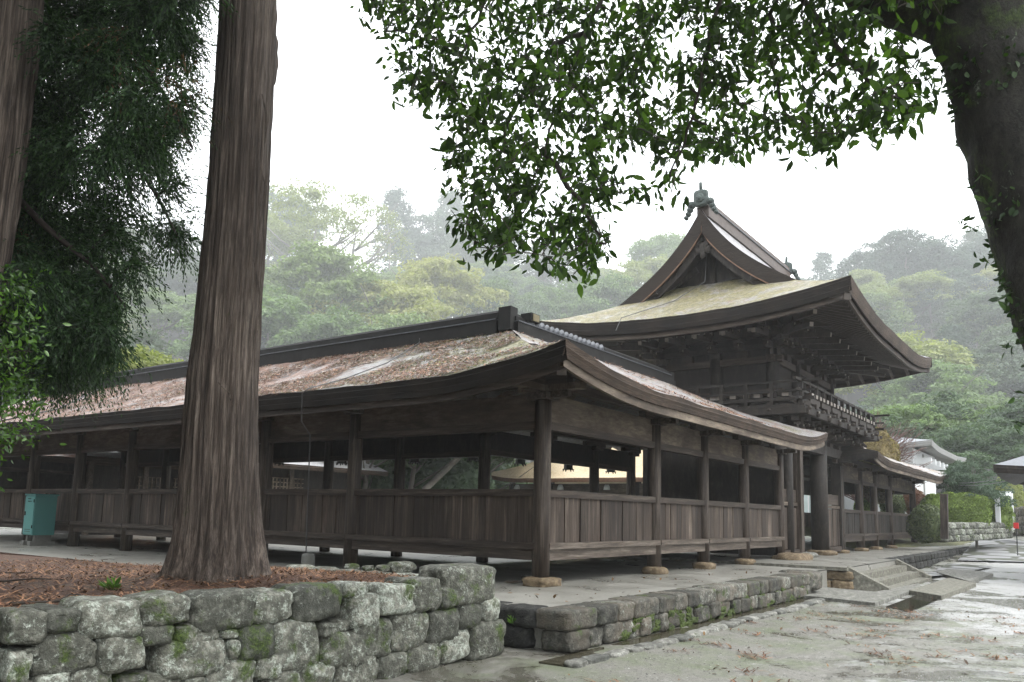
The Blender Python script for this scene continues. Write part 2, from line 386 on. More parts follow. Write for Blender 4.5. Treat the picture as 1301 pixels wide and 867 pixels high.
# ================================================================== GROUND
def gz(x, y):
    z = -.47
    z += (.42)*sstep(.5, 4.5, y)*sstep(-2.0, 1.0, x)                # courtyard level behind the platforms
    z += .75*sstep(17, 46, x)*(1-sstep(.5, 4.5, y)) + .4*sstep(17, 46, x)*sstep(.5, 4.5, y)
    d = math.hypot(x-CAM[0], y-CAM[1])
    return z
def lin(*seg):
    out = []
    for a, b, n in seg: out += list(np.linspace(a, b, n, endpoint=False))
    return out
gx = lin((-300, -40, 8), (-40, -14, 14), (-14, 20, 120), (20, 60, 40), (60, 300, 8))+[300]
gy = lin((-300, -40, 8), (-40, -9, 16), (-9, 6, 80), (6, 60, 30), (60, 300, 8))+[300]
def gnoise(x, y):
    z = gz(x, y)
    if -14 < x < 22 and -9 < y < 1: z += .018*nz((x, y, 3.), .9)+.008*nz((x, y, 9.), 3.)
    return z
g = MB().grid(lambda x, y: (x, y, gnoise(x, y)), gx, gy).build('ground', GROUND, smooth=True)
tag(g, 'wet pale gravel ground with puddles and mossy patches', 'ground', kind='structure')
def hz(x, y):
    d = math.hypot(x-CAM[0], y-CAM[1])
    h = sstep(130, 460, d)*100 + nz((x, y, 0), .012)*9*sstep(80, 160, d)
    # the hill closes the valley behind and to the right of the gate; none behind the camera
    f = sstep(-30, 25, x*.80+y*.60)
    return gz(x, y)-.25 + h*f
hs = MB().grid(lambda x, y: (x, y, hz(x, y)), np.linspace(-300, 550, 100), np.linspace(-300, 550, 100)).build('hills', DARKEARTH, smooth=True)
tag(hs, 'dark wooded hillside rising behind the shrine', 'hill', kind='structure')

# paved path on the far right
def pv(x, y, lift=.004): return (x, y, gz(x, y)+lift)
PAVE = None
def pave_mat():
    t = NT('wet_flagstone_paving'); co = t.coord((1, 1, 1), rot=(0, 0, .2))
    v = t.n('TexVoronoi', feature='DISTANCE_TO_EDGE'); v.inputs['Scale'].default_value = .62; v.inputs['Randomness'].default_value = .8
    t.l(co, v.inputs['Vector'])
    f = t.noise(co, 12, 6, .7)
    c = t.ramp(f, [(.3, (.17, .17, .18)), (.7, (.29, .29, .30))])
    e = t.ramp(v.outputs[0], [(.05, 0.), (.11, 1.)])
    c = t.mix(e, (.05, .055, .035), c); t.base(c); t.rough(t.mix(e, .8, .42)); t.bump(e, .4, .02); t.b.inputs['Specular IOR Level'].default_value = .5; return t.m
PAVE = pave_mat()
def quad_path(name, p, label):
    mb = MB(); a, b, c, d = [np.array(q[:2]) for q in p]
    mb.grid(lambda u, v: pv(*((a*(1-u)+b*u)*(1-v)+(d*(1-u)+c*u)*v), lift=.06), np.linspace(0, 1, 12), np.linspace(0, 1, 24))
    return tag(mb.build(name, PAVE, smooth=True), label, 'path', kind='structure')
def on_ground(x, y):
    d = ray(x, y); t = 1.
    for i in range(4000):
        p = CAM + d*t
        if p[2] <= gz(p[0], p[1]): break
        t += .03
    return p
quad_path('paved_path', [on_ground(1217, 714), on_ground(1345, 717), on_ground(1400, 688), on_ground(1240, 687)], 'wet flagstone path leading away beside the hedges')
quad_path('pavement', [on_ground(1130, 752), on_ground(1185, 735), on_ground(1262, 722), on_ground(1204, 718)], 'flagstone strip at the foot of the stone stairs')

# ================================================================== FOREGROUND TERRACE
stones_px = [(0,97,228,305),(93,180,222,278),(178,332,200,292),(337,465,187,262),(470,617,182,270),(600,728,180,258),(718,845,163,252),(845,903,158,192),(858,932,185,268),(922,1020,162,232),(1008,1085,148,228),(1092,1232,116,206),(1085,1127,168,224),
 (0,52,325,405),(62,215,280,380),(225,345,290,374),(330,425,265,312),(425,530,262,302),(378,548,303,385),(535,578,272,294),(550,577,298,345),(572,662,263,345),(660,785,253,378),(785,828,258,288),(828,860,250,278),(786,902,280,366),(860,968,250,340),(960,1062,230,322),(1055,1138,226,305),(1130,1192,202,274),(1188,1236,192,254),
 (0,60,402,470),(70,150,382,460),(150,272,370,460),(272,350,388,450),(350,440,383,450),(438,500,388,440),(495,625,348,440),(622,682,340,392),(640,740,386,440),(738,822,356,420),(820,932,343,412),(928,1002,333,390),(998,1092,313,374),(1088,1166,278,350),(1160,1243,254,340),(180,225,300,370),(40,75,318,345),(1060,1085,280,315)]
wall = thing('stone_retaining_wall', (-5.5, -1.5, -.47), 'low dry stone wall of mossy lichened boulders holding up the cedar terrace', 'stone wall')
ws = MB()
for i, (a, b, c, d) in enumerate(stones_px):
    p0 = at(a/1.971, c/1.971+660, 'y', -1.5); p1 = at(b/1.971, d/1.971+660, 'y', -1.5)
    big = 1 if (b-a) > 60 else 0
    w = p1[0]-p0[0]; h = p0[2]-p1[2]; dep = .42 + .1*R.random() if big else .3
    ws.stone(((p0[0]+p1[0])/2, -1.5+dep*.5-.13+R.uniform(-.03, .03), (p0[2]+p1[2])/2), (w*.955, dep, h*.95), i, R.choice((4., 5.5, 7.5)), .055, 0, R.uniform(-.06, .06))
for i in range(16):                                   # the course that runs out of the picture to the left
    ws.stone((-8.9-.42*(i % 8), -1.4, .2-.42*(i//8)), (.44, .45, .42), 200+i, 4., .07)
ws.build('boulders', WALLSTONE, wall, True)
ws_ = MB()
bk = MB().box(-13, -3.42, -1.30, -1.1, -.5, .33)
for i in range(7):
    for k in range(3): ws_.stone((-3.27+R.uniform(-.03, .03), -1.2+.5*i, -.33+.27*k), (.34, .48, .26), 240+i*3+k, 4., .07)
ws_.build('side_boulders', WALLSTONE, wall, True)
bk.build('earth_backing', DARKEARTH, wall)
def tz(x, y):
    z = .36 - .26*sstep(0, 7, y) - .06*sstep(7, 14, y)
    z -= .10*sstep(-4.2, -2.9, x)*(1-sstep(1, 5, y))
    r = math.hypot(x+5.75, y-.12)
    z += .10*math.exp(-(r/.9)**2)
    return z + .03*nz((x, y, 5.), 1.2) + .015*nz((x, y, 1.), 4.)
ter = MB().grid(lambda x, y: (x, y, tz(x, y)), np.linspace(-16, -3.3, 110), list(np.linspace(-1.42, 6, 90))+list(np.linspace(6.2, 30, 40)))
ter.grid(lambda u, v: (-3.3, u, tz(-3.3, u)*v-.5*(1-v)), list(np.linspace(-1.42, 6, 60))+[30], (0, .5, 1), True)
tag(ter.build('terrace_ground', NEEDLE_EARTH, smooth=True), 'raised earth terrace under the cedar carpeted with brown needles', 'terrace', kind='structure')

# fallen needles and sprigs: nobody could count them
def strips(cent, L, wd, rng, lift=.01, curve=True, tiltz=.35):
    """many thin bent strips lying about"""
    n = len(cent); a = rng.uniform(0, math.tau, n); L = rng.uniform(L*.4, L, n); w = rng.uniform(wd*.6, wd, n)
    dx, dy = np.cos(a), np.sin(a); dz = rng.uniform(-.1, tiltz, n)
    d = np.stack([dx, dy, dz], 1)*L[:, None]; s = np.stack([-dy, dx, np.zeros(n)], 1)*w[:, None]
    b = np.stack([-dy, dx, np.zeros(n)], 1)*(rng.uniform(-.35, .35, n)*L)[:, None]
    c = cent + np.array((0, 0, lift))
    mid = c + d*.5 + b + np.array((0, 0, .008))
    V = np.stack([c-s, c+s, mid-s, mid+s, c+d-s*.3, c+d+s*.3], 1).reshape(-1, 3)
    i = np.arange(n)[:, None]*6
    Q = np.concatenate([i+np.array([[0, 1, 3, 2]]), i+np.array([[2, 3, 5, 4]])], 0)
    return V, Q
rng = np.random.default_rng(3)
xs = rng.uniform(-10.5, -3.3, 17000); ys = -1.4 + 9.5*rng.random(17000)**1.8
cent = np.stack([xs, ys, [tz(x, y) for x, y in zip(xs, ys)]], 1)
LIT = leafmat('fallen_cedar_needle', (.08, .038, .022), (.34, .185, .11), .1, .8, .2, False, 1.)
tag(np_obj('fallen_needles', *strips(cent, .15, .009, rng), LIT), 'rust brown cedar needles strewn over the terrace', 'litter', kind='stuff')
xs, ys = [], []
for k in range(120):
    cx_, cy_ = R.uniform(-9, 6), R.uniform(-6.2, -2.6); nn = R.randint(3, 26)
    for i in range(nn): xs.append(cx_+R.gauss(0, .09)); ys.append(cy_+R.gauss(0, .08))
cent = np.stack([xs, ys, [gnoise(x, y) for x, y in zip(xs, ys)]], 1)
tag(np_obj('fallen_sprigs', *strips(cent, .14, .009, rng), LIT), 'small clumps of fallen brown sprigs on the gravel', 'litter', kind='stuff')
def leafcloud(n, fn, size, rng, asp=.5, droop=.3, flat=.0):
    """n diamond leaves; fn(rng,n)->(pos Nx3, out Nx3)"""
    P, O = fn(rng, n); n = len(P)
    d = O + rng.normal(0, .55, (n, 3)); d[:, 2] -= droop; d /= np.linalg.norm(d, axis=1)[:, None]+1e-9
    up = rng.normal(0, 1, (n, 3)); up[:, 2] += flat*3
    s = np.cross(d, up); s /= np.linalg.norm(s, axis=1)[:, None]+1e-9
    nr = np.cross(s, d)
    L = (rng.uniform(.5, 1.25, n)*size)[:, None]; W = L*asp*.5
    a = P; m1 = P+d*L*.3; m2 = P+d*L*.66; e = P+d*L - nr*L*.06
    V = np.stack([a, m1-s*W*.85+nr*L*.05, m1-nr*L*.02, m1+s*W*.85+nr*L*.05, m2-s*W*.75+nr*L*.04, m2-nr*L*.02, m2+s*W*.75+nr*L*.04, e], 1).reshape(-1, 3)
    i = np.arange(n)[:, None]*8
    Q = np.concatenate([i+np.array([[0, 1, 2, 2]]), i+np.array([[0, 2, 3, 3]]), i+np.array([[1, 4, 5, 2]]), i+np.array([[2, 5, 6, 3]]), i+np.array([[4, 7, 5, 5]]), i+np.array([[5, 7, 6, 6]])], 0)
    return V, Q
def leaf_obj(name, V, Q, m, parent=None):
    # degenerate quads become triangles
    me = bpy.data.meshes.new(name)
    tri = Q[:, 2] == Q[:, 3]
    T = Q[tri][:, :3]; K = Q[~tri]
    idx = np.concatenate([K.ravel(), T.ravel()]).astype(np.int32)
    st = np.concatenate([np.arange(len(K))*4, len(K)*4+np.arange(len(T))*3]).astype(np.int32)
    me.vertices.add(len(V)); me.vertices.foreach_set('co', np.ascontiguousarray(V, np.float32).ravel())
    me.loops.add(len(idx)); me.loops.foreach_set('vertex_index', idx)
    me.polygons.add(len(st)); me.polygons.foreach_set('loop_start', st)
    me.update(calc_edges=True); me.materials.append(m)
    o = bpy.data.objects.new(name, me); COL.objects.link(o)
    if parent is not None: setpar(o, parent)
    return o
def pebbles(n, x0, x1, y0, y1, sz, rng):
    P = np.stack([rng.uniform(x0, x1, n), rng.uniform(y0, y1, n), np.zeros(n)], 1); P[:, 2] = [gnoise(a, b)-.002 for a, b in P[:, :2]]
    r = sz*rng.uniform(.35, 1, (n, 1, 1)); T = np.array([(1, 0, 0), (-.5, .87, 0), (-.5, -.87, 0), (.25, .1, .6), (-.2, .15, .55)])
    a = rng.uniform(0, 6.28, n); ca, sa = np.cos(a)[:, None], np.sin(a)[:, None]
    X = (T[None, :, 0]*ca-T[None, :, 1]*sa); Y = (T[None, :, 0]*sa+T[None, :, 1]*ca); V = np.stack([X, Y, np.repeat(T[None, :, 2], n, 0)], 2)*r + P[:, None, :]
    i = np.arange(n)[:, None]*5
    Q = np.concatenate([i+np.array([q]) for q in ((0, 1, 4, 3), (1, 2, 4, 4), (2, 0, 3, 4))], 0); return V.reshape(-1, 3), Q
PEB = stone_mat('gravel_pebble', (.19, .19, .182), (.38, .38, .37), .1, .05)
V, Q = pebbles(22000, -9.5, 11, -6.6, -2.7, .015, np.random.default_rng(12)); leaf_obj('gravel', V, Q, PEB); tag(bpy.data.objects['gravel'], 'loose wet gravel grains on the ground in front of the platform', 'gravel', kind='stuff')
rl_ = np.random.default_rng(14); n_ = 1500; P_ = np.stack([rl_.uniform(-9, 9, n_), rl_.uniform(-6.3, -2.6, n_)], 1); P_ = P_[np.array([nz((a*.9, b*.9, 4))+.5*nz((a*2.5, b*2.5, 8)) > rl_.uniform(.05, .6) for a, b in P_])]; P_ = np.concatenate([P_, np.stack([rl_.uniform(-2.4, 8, 60), rl_.uniform(-2., -.3, 60)], 1)]); P3 = np.array([(a, b, (gnoise(a, b) if b < -2.3 else .005)+.006) for a, b in P_])
V, Q = leafcloud(len(P3), lambda r, n: (P3, np.stack([r.normal(0, 1, n), r.normal(0, 1, n), np.full(n, .25)], 1)), .075, rl_, .5, .0, 3.); LFD = leafmat('fallen_brown_leaf', (.07, .04, .02), (.22, .13, .06), .1, .6, .3, False, 1.)
leaf_obj('fallen_leaves', V, Q, LFD); tag(bpy.data.objects['fallen_leaves'], 'scattered brown fallen leaves on gravel and paving', 'litter', kind='stuff')
def twig(p, q, r, label, bend=.1):
    p, q = np.array(p), np.array(q); pts = []
    for i in range(8):
        t = i/7; m = p*(1-t)+q*t; m[2] = tz(m[0], m[1])+.02+.05*math.sin(t*3)*bend; m[1] += bend*.6*math.sin(t*3.1); pts.append(m)
    mb = MB().tube(pts, [r*(1-.6*i/7) for i in range(8)], 6)
    mb.tube([pts[4], pts[4]+np.array((.12, .1, .03)), pts[4]+np.array((.22, .12, .02))], [r*.5, r*.4, r*.2], 5)
    tag(mb.build('fallen_branch', TWIG, smooth=True), label, 'branch', 'fallen branches on the terrace')
twig((-8.0, -.75, 0), (-7.45, -.95, 0), .016, 'short dark fallen branch lying just behind the wall top left of the cedar')
twig((-8.2, 1.6, 0), (-7.0, .5, 0), .013, 'long thin fallen branch on the brown needles left of the cedar trunk', .3)
twig((-8.35, -.5, 0), (-8.1, -.75, 0), .012, 'stub of fallen branch at the left edge of the terrace')
twig((-7.2, 3.4, 0), (-6.0, 3.3, 0), .012, 'thin fallen branch on the needles farthest back before the platform', .2)
for k, (px, py, sx, lab) in enumerate([(510, 722, .5, 'long mossy loose stone lying behind the wall top near its right end'), (468, 722, .22, 'small grey loose stone between the corridor post and the wall top'), (487, 723, .26, 'pointed grey loose stone beside the long mossy one'), (410, 724, .18, 'flat grey stone at the edge of the needles near the cable foot'), (447, 719, .24, 'flat dark stone at the foot of the second corridor post')]):
    p = at(px, py, 'z', .27)
    tag(MB().stone((p[0], p[1], tz(p[0], p[1])+.02+.03*(k == 0)), (sx, sx*.45, .16 if k == 0 else .09), 40+k, 3., .1, R.uniform(-.4, .4)).build('loose_stone', WALLSTONE, smooth=True), lab, 'stone', 'loose stones on the terrace')
# fern tuft at the wall
def tuft(px, py, zz, n, sz, label, name='fern_plant', m=None):
    c = at(px, py, 'z', zz) if not isinstance(px, tuple) else np.array(px)
    def fn(rng, n):
        a = rng.uniform(0, math.tau, n); r = rng.uniform(0, sz*.3, n)
        o = np.stack([np.cos(a), np.sin(a), rng.uniform(.5, 1.6, n)], 1)
        return c+np.stack([np.cos(a)*r, np.sin(a)*r, rng.uniform(0, sz*.4, n)], 1), o
    tag(leaf_obj(name, *leafcloud(n, fn, sz, np.random.default_rng(int(px) if not isinstance(px, tuple) else 5), .28, -.1), m or FERN), label, 'plant', 'small plants on stone')
tuft(143, 752, .37, 40, .11, 'small green fern tuft on the terrace left of the cedar')
p_ = at(651, 793, 'x', -2.75); tuft((p_[0], p_[1], p_[2]), 0, 0, 26, .10, 'tiny bright fern growing from the dark side of the platform')

# ================================================================== PLATFORM
plat = thing('stone_platform', (2, -2, -.47), 'low stone edged platform with wet concrete paving under the near corridor', 'platform')
pt = MB()
def slab(mb, x0, x1, y0, y1, z0, z1, nx, ny):
    mb.grid(lambda x, y: (x, y, z1+.006*nz((x, y, 0), 1.1)), np.linspace(x0, x1, nx), np.linspace(y0, y1, ny))
    mb.box(x0, x1, y0, y1, z0, z1-.02)
slab(pt, -2.55, 8.9, -2.0, 5.9, -.5, 0, 40, 30)
slab(pt, -2.65, 6.0, 5.902, 30, -.5, -.003, 20, 40)
pt.build('paving_top', CONC, plat)
es = MB(); x = -2.74; i = 0
while x < 6.9:
    w = R.uniform(.36, .82); w = min(w, 6.95-x+.3)
    es.stone((x+w/2, -1.98, -.105), (w*.985, .46, .235+R.uniform(-.01, .02)), 300+i, 12., .025); x += w; i += 1
x = -2.72
while x < 6.8:
    w = R.uniform(.25, .55)
    es.stone((x+w/2, -2.0+R.uniform(-.03, .03), -.335+R.uniform(-.02, .02)), (w*.98, .42, .25), 360+i, 7., .05); x += w; i += 1
es.stone((7.15, -1.9, -.16), (.85, .8, .42), 900, 4.5, .05)
o_ = es.build('edging_stones', EDGESTONE, plat, True)
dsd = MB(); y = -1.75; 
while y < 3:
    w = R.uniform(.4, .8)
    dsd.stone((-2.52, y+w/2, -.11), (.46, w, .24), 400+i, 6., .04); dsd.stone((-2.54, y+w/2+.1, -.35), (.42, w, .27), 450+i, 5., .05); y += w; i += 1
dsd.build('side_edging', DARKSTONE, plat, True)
mossm = stone_mat('green_moss', (.02, .03, .008), (.06, .09, .016), 0, .9, ((.02, .032, .008), (.09, .125, .022)))
mo = MB()
for k in range(75):
    xx = R.uniform(-1.6, 6.9); zz = R.choice((-.44, -.4, -.33, -.24))
    mo.stone((xx, -2.185, zz), (R.uniform(.1, .34), .05, R.uniform(.05, .15)), 500+k, 2.2, .28)
tag(mo.build('moss_cushions', mossm, plat, True), kind='stuff')
# gutter edging in front of the platform
gt = thing('stone_gutter_edge', (2, -2.5, -.47), 'row of pale flat stones edging the gutter in front of the platform', 'kerb')
ge = MB(); x = -3.3; i = 0
while x < 7.2:
    w = R.uniform(.22, .6); yy = -2.62 + .04*math.sin(x*1.3)
    ge.stone((x+w/2, yy, gz(x, yy)+.0), (w*.96, .22+R.uniform(-.05, .06), .11), 600+i, 4., .07, R.uniform(-.1, .1)); x += w; i += 1
ge.build('edge_stones', LITSTONE, gt, True)
gw = MB().box(-3.3, 7.2, -2.52, -2.2, -.5, -.462); gw.build('gutter_bed', plain('gutter_mud', (.05, .045, .03), .2, .4, 9), gt)

# gate platform and stairs -------------------------------------------------
gp = thing('gate_platform', (15, -1.5, -.47), 'raised concrete platform in front of the gate with stone sides', 'platform')
m = MB(); slab(m, 9.15, 15.0, -2.36, 6.2, -.3, .05, 20, 20); slab(m, 15.002, 35, -1.95, 6.2, -.3, .045, 30, 12); m.build('paving_top', CONC, gp)
m = MB(); 
m.box(9.02, 9.14, -2.42, 2, -.02, .055); m.build('kerb_stone', STEPSTONE, gp)
m = MB(); y = -2.45
for zz, hh in ((-.14, .22), (-.36, .22)):
    y = -2.5
    while y < 1.5:
        w = R.uniform(.45, .8); m.stone((9.22, y+w/2, zz), (.3, w, hh), int(y*40)+700, 6., .04); y += w
m.build('side_stones', BASESTONE, gp, True)
m = MB(); x = 15.0
while x < 34:
    w = R.uniform(.6, 1.1)
    m.stone((x+w/2, -1.95, -.08), (w, .4, .25), int(x*9)+800, 6., .04); m.stone((x+w/2+.2, -1.95, -.32), (w, .4, .26), int(x*9)+830, 6., .04); x += w
m.build('front_stones', DARKSTONE, gp, True)
st = thing('stone_stairs', (12.2, -2.8, -.47), 'three grey stone steps with sloping cheek stones leading up to the gate', 'stairs')
for k in range(3):
    MB().box(9.45, 14.75, -2.36-.30*(k+1), -2.362-.30*k if k else -2.36, -.5, -.125-.155*k+.03).build('step', STEPSTONE, st)
for x0, x1 in ((9.2, 9.44), (14.76, 15.0)):
    m = MB(); prof = [(-2.37, .075), (-3.25, -.36), (-3.25, -.5), (-2.37, -.5)]
    m.add([(x, y, z) for x in (x0, x1) for y, z in prof], [(0, 1, 2, 3), (7, 6, 5, 4), (0, 4, 5, 1), (1, 5, 6, 2), (2, 6, 7, 3), (3, 7, 4, 0)])
    m.build('cheek_stone', STEPSTONE, st)
# paved apron and drain slabs by the stairs
ap = MB(); 
def slabstone(px, zt, th, name, mat_, label, cat, grp=None):
    pts = [at(x, y, 'z', zt) for x, y in px]; mb = MB(); n = len(pts)
    mb.add([tuple(p[:2])+(zt,) for p in pts]+[tuple(p[:2])+(zt-th,) for p in pts], [tuple(range(n))[::-1], tuple(range(n, 2*n))]+[(i, (i+1) % n, n+(i+1) % n, n+i) for i in range(n)])
    return tag(mb.build(name, mat_), label, cat, grp)
slabstone([(1112, 766), (1170, 747), (1168, 741), (1112, 752), (1036, 745), (1016, 756)], -.40, .2, 'stone_apron', LITSTONE, 'pale paved stone apron around the foot of the stairs', 'paving')
slabstone([(1155, 750), (1196, 757), (1240, 741), (1206, 734)], -.37, .14, 'bridge_slab', STEPSTONE, 'flat stone slab bridging the drain beside the stairs', 'stone slab')
slabstone([(1190, 727), (1232, 739), (1262, 729), (1212, 720)], -.385, .14, 'drain_cover_slab', LITSTONE, 'flat stone slab lying over the drain before the flagstone path', 'stone slab')
dr = MB()
for px in ([(1125, 771), (1156, 777), (1225, 748), (1195, 745)],):
    pts = [at(x, y, 'z', -.455) for x, y in px]
    dr.add(pts, [(3, 2, 1, 0)])
tag(dr.build('drain_water', plain('dark_drain_water', (.03, .028, .02), .08, .3, 5, .02, 0, .5)), 'dark standing water in the drain beside the stairs', 'water', kind='structure')

# ================================================================== CORRIDORS
def TX(u, v, z): return (u, v, z)              # wall runs along X, depth v along +Y
def TY(u, v, z): return (v, u, z)              # wall runs along Y, depth v along +X
def tbox(mb, T, u0, u1, v0, v1, z0, z1):
    a, b = T(u0, v0, z0), T(u1, v1, z1)
    return mb.box(min(a[0], b[0]), max(a[0], b[0]), min(a[1], b[1]), max(a[1], b[1]), z0, z1)
def slope(T, a, b, c0, c1, zf, nt, ns, th, amp=.03, seed=0, inset=.05, flip=False):
    top, edge, und = MB(), MB(), MB()
    ss = np.linspace(0, 1, ns); ts = np.linspace(0, 1, nt)
    def P(t, s):
        u = a(s)*(1-t)+b(s)*t; c = c0+(c1-c0)*s; z = zf(u-a(s), b(s)-u, s)
        z += amp*(nz((u, c, seed), 1.3)+.6*nz((u, c, seed+5), 4.5))
        if s == 0: c += .02*nz((u, seed, 0), 6.)
        return T(u, c, z)
    top.grid(P, ts, ss, flip)
    def E_(t, k):
        u = a(0)*(1-t)+b(0)*t; z = zf(u-a(0), b(0)-u, 0); dirc = 1 if c1 > c0 else -1
        steps = [(0, .012), (.012, -.055), (.0, -.07), (.03, -th*.62), (.022, -th*.66), (inset, -th)]
        c, dz = steps[k]; return T(u, c0+dirc*c, z+dz+(.0 if k else amp*nz((u, c0, seed), 1.3)))
    edge.grid(E_, ts, range(6), not flip)
    def U(t, s):
        u = a(s)*(1-t)+b(s)*t; c = c0+(c1-c0)*s
        if s == 0: c += inset*(1 if c1 > c0 else -1)
        return T(u, c, zf(u-a(s), b(s)-u, s)-th)
    und.grid(U, ts[::2] if nt % 2 else ts, np.linspace(0, 1, 8), not flip)
    return top, edge, und
def ribbon(T, a, b, zf, c, z0, z1, thick, nt=80, flip=False):
    """a board following the eave line at cross position c, from z+z0 down to z+z1"""
    mb = MB(); ts = np.linspace(0, 1, nt)
    def P(t, k):
        u = a*(1-t)+b*t; z = zf(u-a, b-u, 0)
        cc, dz = [(c, z0), (c, z1), (c+thick, z1), (c+thick, z0)][k]
        return T(u, cc, z+dz)
    return mb.grid(P, ts, range(4), not flip)
def zprof(ze, rise, sweep, reach, lin_=.74):
    def f(d0, d1, s):
        q = 0
        for d, (h, rch) in ((d0, sweep[0]), (d1, sweep[1])):
            if h: q += h*max(0, 1-max(d, 0)/rch)**2
        return ze + rise*(lin_*s+(1-lin_)*s*s) + q*(1-s)**2
    return f
def bays(root, T, us, v, big_first, WH, PL, kam=2.46, post_r=.138, inner=False, skip_panel=(), zoff=0., skip_post=(), board=True, lowmat=None, base=True, seed=0, panel_mat=None):
    """posts, wainscots, rails, lintels and boards of one wall"""
    for i, u in enumerate(us):
        if i in skip_post: continue
        z0 = zoff+(.12 if base else 0.)
        x, y, _ = T(u, v, 0)
        m = MB().tube([(x, y, z0), (x, y, z0+1), (x, y, zoff+2), (x, y, zoff+2.93)], [post_r*1.03, post_r, post_r, post_r*.96], 16, True, .05, i+seed)
        p = m.build('post', WV, root, True)
        if base:
            sz = (.62, .5, .17) if (i == 0 and not inner and T is TX) else (.5+.1*R.random(), .46, .2)
            MB().stone((x+R.uniform(-.02, .02), y-.02, zoff+.05), sz, 50+i+seed, 4. if sz[0] == .62 else 3., .05).build('base_stone', BASESTONE if T is TX else EDGESTONE, p, True)
        c = MB(); tbox(c, T, u-.2, u+.2, v-.18, v+.18, zoff+2.93, zoff+3.04); 
        tbox(c, T, u-.52, u+.52, v-.075, v+.075, zoff+3.043, zoff+3.16)
        if not inner: tbox(c, T, u-.07, u+.07, v-.5, v+.3, zoff+2.95, zoff+3.06)
        c.build('bracket_arm', WH, p)
    for i in range(len(us)-1):
        u0, u1 = us[i]+post_r*.8, us[i+1]-post_r*.8
        if i not in skip_panel:
            pm = MB(); u = u0
            while u < u1-.01:
                w = min(R.choice((.17, .22, .27, .33)), u1-u)
                if u1-u-w < .08: w = u1-u
                dv = R.uniform(-.012, .012)
                tbox(pm, T, u+.003, u+w-.003, v-.022+dv, v+.014+dv, zoff+.60, zoff+1.40); u += w
            pm.build('wainscot_panel', panel_mat or PLANK, root)
            rl = MB(); tbox(rl, T, u0, u1, v-.085, v+.07, zoff+1.385, zoff+1.5); 
            rl.build('top_rail', WH, root)
            lr = MB(); tbox(lr, T, u0-.08, u1+.08, v-.15, v+.05, zoff+.56, zoff+.655); tbox(lr, T, u0, u1, v-.09, v+.04, zoff+.385, zoff+.556)
            lr.build('lower_rail', lowmat or WH, root)
        if board:
            km = MB(); tbox(km, T, u0, u1, v-.07, v+.07, zoff+kam, zoff+kam+.13); km.build('lintel', WH, root)
            bd = MB(); z = zoff+kam+.132
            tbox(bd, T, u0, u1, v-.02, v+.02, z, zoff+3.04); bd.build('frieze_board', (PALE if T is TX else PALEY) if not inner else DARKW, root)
    pu = MB(); tbox(pu, T, us[0]-.5, us[-1]+.4, v-.09, v+.09, zoff+3.163, zoff+3.31); pu.build('purlin', WH, root)
def rafters(root, T, u0, u1, step, c0, c1, zf, a, b, dz, m, w=.07, h=.09, run=3.5, smax=.42, nm='rafter'):
    n = int((u1-u0)/step)
    for i in range(n+1):
        u = u0+i*step
        s1 = smax
        if u < a(s1): s1 = max(.09, (u-a(0))/(a(1)-a(0))-.02)
        if u > b(s1): s1 = max(.09, (b(0)-u)/(b(0)-b(1))-.02)
        ce = c0+(c1-c0)*.045
        za = zf(u-a(.045), b(.045)-u, .045)-dz; cb = c0+(c1-c0)*s1; zb = zf(max(.0, u-a(s1)), max(0, b(s1)-u), s1)-dz
        MB().beam(T(u, ce, za), T(u, cb, zb), w, h).build(nm, m, root)
def ridge(root, T, u0, u1, c, zb, nm='ridge', w=.44, h1=.17, h2=.13, line=True):
    rb = MB(); tbox(rb, T, u0, u1, c-w/2, c+w/2, zb-.12, zb+h1); tbox(rb, T, u0+.03, u1-.03, c-w*.36, c+w*.36, zb+h1+.024, zb+h1+.02+h2)
    pts = [T(u, c, zb+h1+.02+h2+.01) for u in np.linspace(u0, u1, 6)]; rb.tube(pts, [.085]*6, 8)
    r_ = rb.build(nm, RIDGE, root)
    if line:
        l_ = MB(); tbox(l_, T, u0+.01, u1-.01, c-w/2-.02, c+w/2+.02, zb+h1+.002, zb+h1+.022); l_.build('ridge_flashing', LEAD, r_)
    return r_

# ---- near corridor (L-shaped) -------------------------------------------------
FX = [0, 4.03, 6.49, 9.07, 11.85]; LYs = [0, 4.29, 6.97, 9.6, 12.2, 14.8, 17.4, 20.0]
cor = thing('shrine_corridor', (0, 0, 0), 'near L-shaped open timber corridor with needle strewn bark roof behind the big cedar', 'corridor', 'roofed shrine corridors')
bays(cor, TX, FX, 0., True, WX, PLANK, lowmat=RAILP)
bays(cor, TY, LYs, 0., True, WY, PLANK, skip_post=(0,), seed=20, base=False)
bays(cor, TX, [4.03, 6.49, 9.07, 11.3], 4.29, False, WX, PLANK, kam=2.45, inner=True, base=False, seed=40)
bays(cor, TY, [4.29]+LYs[2:], 4.03, False, WY, PLANK, kam=2.40, inner=True, base=False, skip_post=(0,), seed=60)
